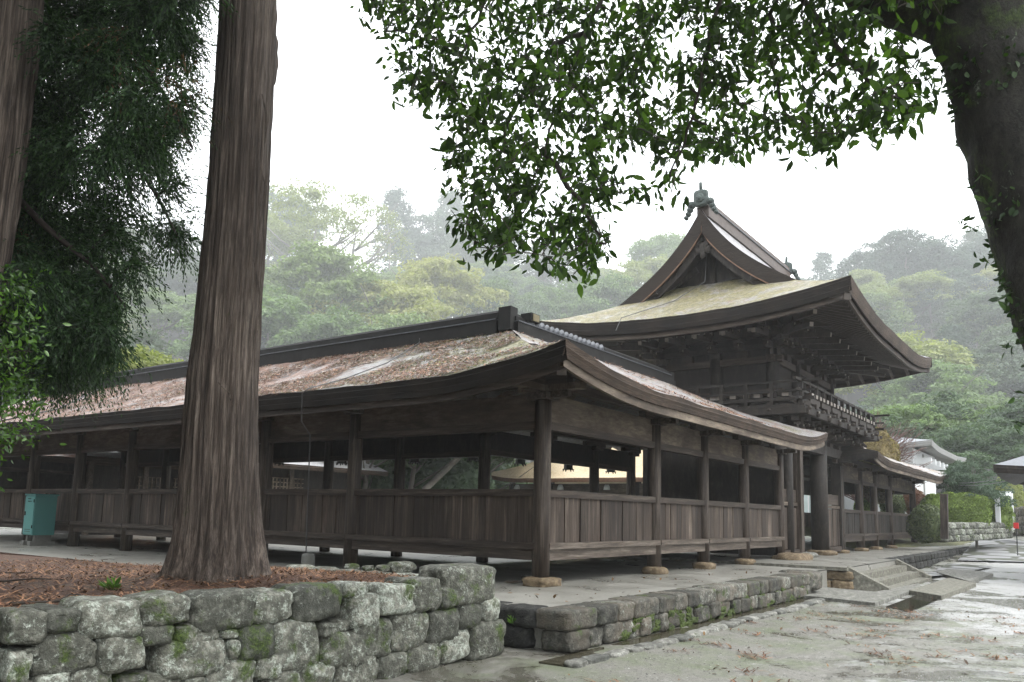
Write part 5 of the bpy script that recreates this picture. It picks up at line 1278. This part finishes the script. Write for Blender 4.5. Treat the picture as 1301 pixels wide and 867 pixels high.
# pavilion cut by the right edge
C1 = at_d(1262, 595, 27); pv_ = thing('pavilion', (C1[0]+5, C1[1]-2, 0), 'dark eaved pavilion with a pale roof cut by the right edge of the photo', 'pavilion')
hipr(C1[0], C1[0]+8, C1[1]-7, C1[1], zprof(C1[2], 1.9, ((.1, 2), (.1, 2)), 1, .8), GREYTILE, DARKW, pv_, .22)
for x in (C1[0]+1.5, C1[0]+6.5):
    for y in (C1[1]-1.5, C1[1]-5.5): MB().cyl(x, y, gz(x, y)-.05, C1[2]+.2, .14).build('post', DARKW, pv_, True)
MB().beam((C1[0]+1.5, C1[1]-1.5, C1[2]-.3), (C1[0]+1.5, C1[1]-5.5, C1[2]-.3), .16, .25).build('beam', DARKW, pv_)
MB().beam((C1[0]+.3, C1[1]-1.4, C1[2]-.12), (C1[0]+1.5, C1[1]-1.5, C1[2]-.75), .1, .12).build('brace', DARKW, pv_)
# greenhouse seen through the far corridor
ga = at_d(1060, 640, 52); r_ = thing('greenhouse', (ga[0], ga[1], 0), 'pale glazed greenhouse glimpsed through the far corridor', 'greenhouse')
GLZ = plain('pale_glazing', (.5, .58, .58), .2, .1, 2, .05, 0, .5)
MB().box(ga[0], ga[0]+14, ga[1], ga[1]+5, 0, 3.0).build('glazing', GLZ, r_)
for i in range(11): MB().box(ga[0]-.04, ga[0]+.0, ga[1]+i*.5-.03, ga[1]+i*.5+.03, 0, 3.02).build('glazing_bar', WHITE, r_); MB().box(ga[0]+i*1.4-.04, ga[0]+i*1.4+.04, ga[1]-.05, ga[1]-.003, 0, 3.02).build('glazing_bar', WHITE, r_)
# utility wires
for (a_, b_, lab) in (((1195, 612, 45), (1300, 600, 38), 'upper of two thin wires sagging between storehouse and pavilion'), ((1195, 614, 45), (1300, 606, 38), 'lower of two thin wires sagging between storehouse and pavilion')):
    a, b = at_d(*a_), at_d(*b_); pts = [a+(b-a)*t_-np.array((0, 0, .22*4*t_*(1-t_))) for t_ in np.linspace(0, 1, 12)]
    tag(MB().tube(pts, [.016]*12, 5).build('utility_wire', CABLE), lab, 'wire', 'thin utility wires')

# ================================================================== FOREGROUND CEDARS
def cedar_trunk(path, rads, flare, seed, nseg=170):
    """bark in long vertical strips with a fluted root flare"""
    pts = [np.array(p, float) for p in path]; n = 150; m = MB(); o = []
    zs_ = np.linspace(0, len(pts)-1, n)
    for t_ in zs_:
        i = min(int(t_), len(pts)-2); f = t_-i; o.append((pts[i]*(1-f)+pts[i+1]*f, rads[i]*(1-f)+rads[i+1]*f))
    for c, r in o:
        h = c[2]-pts[0][2]
        for j in range(nseg):
            a = j/nseg*math.tau; ca, sa = math.cos(a), math.sin(a); tw = h*.06
            rg_ = 1-abs(nz((math.cos(a+tw)*9+seed, math.sin(a+tw)*9, h*.22)))*2.4; rg2 = 1-abs(nz((math.cos(a+tw)*21+seed, math.sin(a+tw)*21, h*.4)))*2.4
            rib = -.020*max(0, rg_)**2-.014*max(0, rg2)**2+.025*nz((math.cos(a+tw)*7+seed, math.sin(a+tw)*7, h*.35)) + .028*nz((math.cos(a+tw)*17+seed, math.sin(a+tw)*17, h*.6))+.012*nz((ca*34, sa*34, h*2.))
            fl_ = flare*(math.exp(-h/.30)+.13*math.exp(-h/1.0))*(1+.7*nz((ca*1.8+seed, sa*1.8, 3)) + .45*nz((ca*4, sa*4, 1)))
            rr = r*(1.02+rib*2.2)+fl_
            m.v.append((c[0]+ca*rr, c[1]+sa*rr, c[2]))
    for i in range(n-1):
        for j in range(nseg): m.f.append((i*nseg+j, i*nseg+(j+1) % nseg, (i+1)*nseg+(j+1) % nseg, (i+1)*nseg+j))
    return m
base = at(272, 756, 'y', -.05); bx, by = base[0], base[1]
def cpx(px, py): return at(px, py, 'y', by)
path = [np.array((bx+.02, by, .12))]+[cpx(*q) for q in ((277, 700), (279, 600), (284, 480), (292, 380), (300, 280), (306, 180), (313, 60), (318, -60))]
path[1][2] = max(path[1][2], .75)
path += [path[-1]+np.array((.1, 0, 3)), path[-1]+np.array((.2, 0, 10))]
wpx = lambda w, p: w/1024.6*math.hypot(p[0]-CAM[0], p[1]-CAM[1])/2
dC = math.hypot(bx-CAM[0], by-CAM[1])
rads = [w/1024.6*dC/2*k for w, k in ((100, .92), (94, .95), (87, .97), (80, .97), (75, .98), (73, .98), (72, .97), (71, .97), (69, .97), (60, 1.1), (30, 1.4))]
ct = thing('cedar_tree', (bx, by, .1), 'huge straight cedar trunk with stringy grey brown bark standing right behind the stone wall', 'tree')
cedar_trunk(path, rads, .27, 2).build('trunk', CEDAR, ct, True)
kp = at(344, 90, 'y', by); 
m = MB(); m.stone((kp[0]-.06, kp[1]-.02, kp[2]), (.16, .3, .75), 4, 2.2, .12); m.stone((kp[0]-.05, kp[1], kp[2]+.55), (.12, .22, .4), 5, 2.2, .12); m.build('bark_burl', CEDAR, ct, True)
tf = at(322, 390, 'y', by-.36)
m = MB()
for (px0, py0, px1, py1) in ((276, 485, 295, 515), (333, 120, 336, 185), (330, 210, 334, 260), (322, 330, 327, 420)):
    a, b = at(px0, py0, 'y', by-.40), at(px1, py1, 'y', by-.40); mid = (a+b)/2+np.array((.03, -.03, 0)); MB().tube([a, mid, b], [.006, .012, .004], 4).build('bark_strip', CEDAR, ct)
# its crown stands above the picture and shades the left side
rng = np.random.default_rng(11); Pn, On = [], []
topc = path[-1]
for i in range(300):
    z = rng.uniform(10.2, 20); R_ = 3.4*(1-(z-10)/12)*rng.uniform(.3, 1); a = rng.uniform(0, math.tau); c = np.array((bx+.3+math.cos(a)*R_, by+math.sin(a)*R_, z)); v = sph(rng, 70)
    Pn.append(c+v*.5*rng.uniform(.3, 1, (70, 1))); On.append(v)
V, Q = quadcloud(np.concatenate(Pn), np.concatenate(On), .22, rng, .35); np_obj('crown', V, Q, L_CEDAR, ct)

def sprays(pts, dirs, rng, nf=9, nb=15, L=(.22, .5), bl=.065, bw=.006, droop=.9):
    """drooping cedar sprays: fingers of short needles"""
    n = len(pts); N = n*nf
    o = np.repeat(pts, nf, 0)+rng.normal(0, .035, (N, 3)); d = np.repeat(dirs, nf, 0)*.7+rng.normal(0, .5, (N, 3)); d[:, 2] -= droop*.4; d /= np.linalg.norm(d, axis=1)[:, None]
    Ls = rng.uniform(*L, N)[:, None]; g_ = np.array((0, 0, -1.))*droop
    Vs = []
    for k in range(nb):
        t_ = (k+.5)/nb; p = o+d*Ls*t_+g_*Ls*t_*t_*.5; tg = d+g_*t_; tg /= np.linalg.norm(tg, axis=1)[:, None]
        r = rng.normal(0, 1, (N, 3)); s = np.cross(tg, r); s /= np.linalg.norm(s, axis=1)[:, None]
        bd = tg*.95+s*.34; w = np.cross(bd, rng.normal(0, 1, (N, 3))); w /= np.linalg.norm(w, axis=1)[:, None]
        l = bl*rng.uniform(.7, 1.25, (N, 1))*(1.1-.4*t_)
        Vs.append(np.stack([p-w*bw, p+bd*l*.5-w*bw*1.3, p+bd*l, p+bd*l*.45+w*bw*1.3], 1))
    V = np.concatenate(Vs).reshape(-1, 3); return V, np.arange(len(V)).reshape(-1, 4)
def grow(root_nodes, targets, name, mat_, parent, r0=.05, sag=.06, tipr=.004, k=7):
    """branches reaching every target from the nearest existing node"""
    nodes = [np.array(q) for q in root_nodes]; rad = [r0]*len(nodes); mb = MB(); ends = []
    N = np.array(nodes); order = sorted(range(len(targets)), key=lambda i: np.min(np.linalg.norm(N-targets[i], axis=1)))
    for i in order:
        t_ = targets[i]; A = np.array(nodes); j = int(np.argmin(np.linalg.norm(A-t_, axis=1))); s_ = nodes[j]; L = np.linalg.norm(t_-s_)
        if L < .02: continue
        rs = min(rad[j]*.8, .006+.018*L); pts = []; rr = []
        for q in range(5):
            f = q/4; p = s_*(1-f)+t_*f; p = p+np.array((0, 0, sag*L*math.sin(f*math.pi)))+(.03*L*np.array((R.uniform(-1, 1), R.uniform(-1, 1), 0)) if 0 < q < 4 else 0); pts.append(p); rr.append(rs*(1-f)+tipr*f)
        mb.tube(pts, rr, 5, False)
        for q in (2, 4): nodes.append(pts[q]); rad.append(max(rr[q], tipr))
        ends.append((t_, (t_-s_)/L, pts))
    o = mb.build(name, mat_, parent, True); return ends
# second cedar on the far left
d2 = 8.6
l2 = [at_d(px, py, d2) for px, py in ((-50, 330), (-27, 200), (-9, 80), (0, 0), (8, -80))]
bb = at_d(-165, 740, d2); bb[2] = tz(bb[0], bb[1])
c2 = thing('cedar_tree', bb, 'reddish barked cedar at the left edge with drooping dark green sprays', 'tree')
path2 = [bb, at_d(-95, 540, d2)]+l2+[l2[-1]+np.array((.1, 0, 6))]
cedar_trunk(path2, [.44, .40, .37, .36, .35, .34, .33, .2], .15, 5, 110).build('trunk', CEDAR, c2, True)
rng = np.random.default_rng(21)
rb = [(0, 265), (40, 268), (90, 262), (130, 262), (170, 252), (200, 242), (250, 238), (300, 240), (325, 222), (345, 165), (400, 178), (450, 150), (478, 120), (500, 70)]
def rbound(y): return float(np.interp(y, [q[0] for q in rb], [q[1] for q in rb]))
T2 = []
while len(T2) < 540:
    py = rng.uniform(-140, 470); mx = rbound(max(py, 0)); px = rng.uniform(-60, mx-8)
    if 205 < px and 175 < py < 265 and rng.random() < .75: continue          # gaps where the sky shows
    if 150 < px < 205 and 225 < py < 290 and rng.random() < .93: continue
    if py > 300 and px > 90 and rng.random() < .35: continue
    if rng.random() < .25 and nz((px*.02, py*.02, 1)) > .15: continue
    q_ = at_d(px, py, rng.uniform(8.4, 11.5)-.004*px if px > 55 or py > 310 else rng.uniform(9.6, 11.8))
    if px > 40 and nz(q_, .95)+.5*nz(q_, 2.3) < -.28: continue
    T2.append(q_)
T2 = np.array(T2)
limbs = []
for pts in (((0, 60, 9.5), (90, 20, 9.3), (170, 60, 8.9), (215, 130, 8.7), (245, 190, 8.6)), ((-5, 150, 9.5), (80, 190, 9.2), (165, 195, 8.9), (200, 250, 8.8), (225, 300, 8.8)), ((-10, 220, 9.5), (60, 290, 9), (120, 340, 8.9), (160, 390, 8.9)), ((0, -40, 9.5), (120, -90, 10), (230, -60, 9.5)), ((-10, 260, 9.5), (20, 360, 9.2), (60, 430, 9.2)), ((0, 100, 9.5), (60, 110, 10.4), (150, 130, 10.6), (230, 60, 10.4))):
    W = [at_d(*q) for q in pts]; limbs.append(W)
lm = MB(); nodes0 = []
for W in limbs:
    n = len(W); fine = []
    for i in range(n-1):
        for f in np.linspace(0, 1, 6, endpoint=False): fine.append(W[i]*(1-f)+W[i+1]*f)
    fine.append(W[-1]); lm.tube(fine, list(np.linspace(.04, .01, len(fine))), 7); nodes0 += fine[3:]
lm.build('branch', TWIG, c2, True)
E2 = grow(nodes0, T2, 'twigs', TWIG, c2, .02, .08, .004)
ptsA, drA = [], []
for t_, d_, pts in E2:
    P_ = [np.array(q) for q in pts]; L_ = np.linalg.norm(P_[-1]-P_[0]); ns_ = int(4+L_*9)
    for k in range(ns_):
        f = (.15+.85*(k+.5)/ns_)*4; a_ = min(int(f), 3); q = P_[a_]*(1-f+a_)+P_[a_+1]*(f-a_); tg = P_[a_+1]-P_[a_]; tg /= np.linalg.norm(tg)+1e-9
        ptsA.append(q+rng.normal(0, .045, 3)); drA.append(tg*.8+rng.normal(0, .35, 3))
ptsA, drA = np.array(ptsA), np.array(drA)
msk = np.array([nz(p, .8) > .56 for p in ptsA])
V, Q = sprays(ptsA[~msk], drA[~msk], rng); np_obj('foliage', V, Q, L_CEDAR, c2)
V, Q = sprays(ptsA[msk], drA[msk], rng, 8, 15, (.3, .6), .06, .005, 1.3); np_obj('browned_foliage', V, Q, L_DEAD, c2)

Pn, On = [], []  # unseen crown clumps kept outside the frame, added to shade the left wing
for i in range(1300):
    z = rng.uniform(2.6, 19); R_ = 6.2*(1-max(0, z-7.6)/14)*rng.uniform(.1, 1); a = rng.uniform(0, math.tau); c = np.array((bb[0]+math.cos(a)*R_-.6, bb[1]+math.sin(a)*R_+.5, z))
    u_ = (c-CAM); dep_ = float(u_@_fw); yy_ = 433.5+PY-FPX*float(u_@_ux)/dep_ if dep_ > 0 else -999
    xx_ = 650.5+FPX*float(u_@_rx)/dep_ if dep_ > 0 else -999
    if (yy_ > -170 and xx_ > -190) or np.linalg.norm(u_) < 5.5: continue
    v = sph(rng, 60); Pn.append(c+v*.55*rng.uniform(.3, 1, (60, 1))); On.append(v)
V, Q = quadcloud(np.concatenate(Pn), np.concatenate(On), .24, rng, .35); np_obj('crown', V, Q, L_CEDAR, c2)
gme = None
for (x, y, h_) in ((-15, 6, 1.), (-18.5, -1, 1.05), (-15, 14, 1.1), (-22, 7, 1.), (-13.5, 21, 1.05), (-20, 15, 1.), (-21, -8, 1.)):  # cedars out of view, added to shade the left corridor
    g_ = thing('cedar_tree', (x, y, tz(-10, min(y, 20)) if y > -2 else gz(x, y)), 'unseen grove cedar added left of the terrace to shade the corridor', 'tree', 'unseen grove cedars added for shade')
    if gme is None:
        Pn, On = [], []
        for i in range(620):
            z = 1.2+16*rng.random()**1.1; R_ = 3.3*(1-max(0, z-6)/13)*rng.uniform(.2, 1); a = rng.uniform(0, math.tau); v = sph(rng, 40)
            Pn.append(np.array((math.cos(a)*R_, math.sin(a)*R_, z))+v*.6*rng.uniform(.3, 1, (40, 1))); On.append(v)
        V, Q = quadcloud(np.concatenate(Pn), np.concatenate(On), .32, rng, .4); gme = np_mesh('crown', V, Q, L_CEDAR); gtm = MB().tube([(0, 0, -.1), (0, 0, 3), (0, 0, 17)], [.42, .34, .08], 14).mesh('trunk', CEDAR, True)
    for nm, m_ in (('trunk', gtm), ('crown', gme)):
        o = bpy.data.objects.new(nm, m_); COL.objects.link(o); o.parent = g_
    g_.scale = (h_, h_, h_); g_.rotation_euler = (0, 0, x)
# glossy shrub at the left edge
rng = np.random.default_rng(31); T3 = []
while len(T3) < 230:
    py = rng.uniform(330, 640); px = rng.uniform(-120, 75)
    lim = np.interp(py, [330, 360, 430, 480, 520, 545, 575, 585, 600, 640], [15, 45, 58, 50, 66, 60, 12, 5, -8, -30])
    if px < lim-6: T3.append(at_d(px, py, rng.uniform(7.6, 9.0)))
T3 = np.array(T3); sb = at_d(-110, 700, 8.3); sb[2] = tz(sb[0], sb[1])
sh_ = thing('evergreen_shrub', sb, 'bright glossy leaved evergreen at the left edge below the cedar branches', 'shrub')
stem = [sb, sb+np.array((.05, 0, .8)), at_d(-80, 560, 8.3), at_d(-50, 470, 8.3), at_d(-30, 380, 8.4)]
MB().tube(stem, [.05, .045, .04, .03, .015], 7).build('stem', TWIG, sh_, True)
fine = []
for i in range(len(stem)-1):
    for f in np.linspace(0, 1, 5): fine.append(stem[i]*(1-f)+stem[i+1]*f)
E3 = grow(fine[4:], T3, 'twigs', TWIG, sh_, .02, .08, .003)
pA = np.repeat(np.array([e[0] for e in E3]), 20, 0); dA = np.repeat(np.array([e[1] for e in E3]), 20, 0)
leaf_obj('leaves', *leafcloud(len(pA), lambda r, n: (pA+r.normal(0, .075, pA.shape), dA*.6), .066, rng, .42, .1), L_BUSH, sh_)

# ================================================================== BROADLEAF TREE ON THE RIGHT
ok = thing('evergreen_oak', at_d(1420, 900, 6.2), 'leaning mossy trunked broadleaf tree on the right whose leafy limbs hang over the top', 'tree')
tp = [at_d(px+13, py, d) for px, py, d in ((1470, 960, 6.2), (1440, 760, 6.2), (1396, 540, 6.2), (1362, 420, 6.2), (1326, 310, 6.2), (1291, 210, 6.2), (1266, 110, 6.2), (1238, 20, 6.15), (1205, -70, 6.1), (1160, -190, 6.2), (1110, -330, 6.4))]
tr_ = [.40, .36, .34, .335, .335, .335, .335, .345, .30, .22, .1]
fp, fr = [], []
for i in range(len(tp)-1):
    for f in np.linspace(0, 1, 8, endpoint=False): fp.append(tp[i]*(1-f)+tp[i+1]*f); fr.append(tr_[i]*(1-f)+tr_[i+1]*f)
trk = MB().tube(fp, fr, 40, True, .10, 2).build('trunk', OAKBARK, ok, True)
lp = [at_d(1222, 10, 6.15), at_d(1165, 5, 6.05), at_d(1120, -8, 5.95), at_d(1075, -32, 5.9), at_d(1010, -95, 6.1), at_d(930, -150, 6.5), at_d(820, -170, 7.0), at_d(700, -150, 7.5), at_d(560, -110, 8.0)]
fp2, fr2 = [], []
rl = [.27, .21, .165, .15, .14, .12, .09, .06, .03]
for i in range(len(lp)-1):
    for f in np.linspace(0, 1, 7, endpoint=False): fp2.append(lp[i]*(1-f)+lp[i+1]*f); fr2.append(rl[i]*(1-f)+rl[i+1]*f)
MB().tube(fp2, fr2, 22, True, .10, 6).build('limb', OAKBARK, ok, True)
subl = MB(); nodesO = fp2[20:]
for pts in (((820, -170, 7.0), (790, -60, 6.9), (745, 40, 6.8), (720, 110, 6.8), (690, 190, 6.8), (665, 270, 6.9)), ((700, -150, 7.5), (640, -40, 7.6), (590, 60, 7.7), (570, 130, 7.8)), ((930, -150, 6.5), (920, -40, 6.2), (900, 60, 6.1), (880, 150, 6.2), (850, 230, 6.5)), ((1010, -95, 6.1), (1020, 0, 5.9), (1060, 60, 5.8), (1110, 110, 5.7), (1150, 130, 5.7)), ((1010, -95, 6.1), (980, 20, 6.6), (985, 110, 6.9), (1010, 170, 7)), ((560, -110, 8.0), (520, -20, 8.1), (490, 40, 8.1)), ((745, 40, 6.8), (700, 60, 7.6), (650, 150, 7.9), (620, 240, 7.9), (600, 320, 7.8)), ((690, 190, 6.8), (740, 260, 6.6), (770, 310, 6.5))):
    W = [at_d(*q) for q in pts]; fine = []
    for i in range(len(W)-1):
        for f in np.linspace(0, 1, 6, endpoint=False): fine.append(W[i]*(1-f)+W[i+1]*f+np.array((R.uniform(-.02, .02), R.uniform(-.02, .02), R.uniform(-.02, .02))))
    fine.append(W[-1]); subl.tube(fine, list(np.linspace(.028, .007, len(fine))), 6); nodesO += fine[2:]
subl.build('branch', TWIG, ok, True)
rng = np.random.default_rng(41)
ob = [(462, 0), (475, 40), (492, 85), (520, 140), (545, 190), (572, 235), (566, 262), (590, 330), (615, 352), (650, 345), (700, 352), (738, 368), (765, 330), (800, 288), (850, 272), (872, 255), (890, 218), (930, 222), (960, 205), (990, 190), (1035, 212), (1060, 195), (1130, 185), (1160, 160), (1195, 150), (1205, 100)]
def oby(x): return float(np.interp(x, [q[0] for q in ob], [q[1] for q in ob]))
TO = []
while len(TO) < 1450:
    px = rng.uniform(455, 1200); py = rng.uniform(-150, 370)
    if py > oby(px)-14: continue
    if px > 1040 and py < 120 and rng.random() < .45: continue
    if 770 < px < 880 and py > 195 and rng.random() < .55: continue
    if 880 < px < 960 and 90 < py < 175 and rng.random() < .3: continue
    if px > 960 and py > 60 and rng.random() < .25: continue
    TO.append(at_d(px, py, rng.uniform(5.6, 8.6) if px < 980 else rng.uniform(5.2, 7.4)))
for i in range(330): TO.append(at_d(rng.uniform(850, 1550), rng.uniform(-520, -60), rng.uniform(4.6, 8.2)))  # unseen sprays above the frame, added to shade the trunk
TO = np.array(TO)
EO = grow(nodesO, TO, 'twigs', TWIG, ok, .018, .06, .0045)
nl = 13
pO = np.repeat(np.array([e[0] for e in EO]), nl, 0); dO = np.repeat(np.array([e[1] for e in EO]), nl, 0)
back = rng.uniform(0, .28, (len(pO), 1)); pO = pO-dO*back+rng.normal(0, .06, pO.shape)
leaf_obj('leaves', *leafcloud(len(pO), lambda r, n: (pO, dO*.35+np.array((0, 0, -.35))), .103, rng, .47, .25), L_OAK, ok)
# leaves and ivy clinging to the trunk
iv, io = [], []
for i in range(2600):
    k = rng.integers(8, len(fp)-28); a = rng.uniform(0, math.tau); c = fp[k]; r = fr[k]*1.02
    q = c+np.array((math.cos(a), math.sin(a), 0))*r
    if nz(q, 1.6) > -.05: iv.append(q+np.array((0, 0, rng.uniform(-.05, .05)))); io.append(np.array((math.cos(a), math.sin(a), -.3)))
IVX = (np.array(iv), np.array(io))
sp_, so_ = [], []
for (px, py, n) in ((1232, 238, 8), (1228, 287, 9), (1248, 327, 6), (1246, 250, 7), (1272, 382, 6), (1278, 440, 9), (1218, 286, 4), (1225, 290, 4), (1190, 110, 10), (1298, 540, 14), (1296, 500, 6), (1240, 215, 6)):
    for i in range(n):
        p = at_d(px+rng.uniform(-8, 9), py+rng.uniform(-7, 7), 5.95+rng.uniform(-.08, .2)); sp_.append(p); so_.append(rng.normal(0, .5, 3))
sp_, so_ = np.array(sp_), np.array(so_)
V1, Q1 = leafcloud(len(IVX[0]), lambda r, n: (IVX[0], IVX[1]*.6), .05, rng, .7, .5); V2, Q2 = leafcloud(len(sp_), lambda r, n: (sp_, so_), .075, rng, .45, .2)
leaf_obj('ivy_and_shoot_leaves', np.concatenate([V1, V2]), np.concatenate([Q1, Q2+len(V1)]), L_IVY, ok)  # the tree's own trunk shoots share this mesh with the ivy

# ================================================================== RAIN HAZE
hm = bpy.data.materials.new('rain_haze'); hm.use_nodes = True; nt = hm.node_tree; nt.nodes.remove(nt.nodes['Principled BSDF'])
pvn = nt.nodes.new('ShaderNodeVolumePrincipled'); pvn.inputs['Color'].default_value = (.96, .98, 1, 1); pvn.inputs['Density'].default_value = .00078; pvn.inputs['Anisotropy'].default_value = .0
nt.links.new(pvn.outputs[0], nt.nodes['Material Output'].inputs['Volume'])
hb = MB().box(-560, 560, -560, 560, -1.6, 260).build('haze', hm); tag(hb, 'pale rain haze filling the air over the shrine', 'haze', kind='stuff')
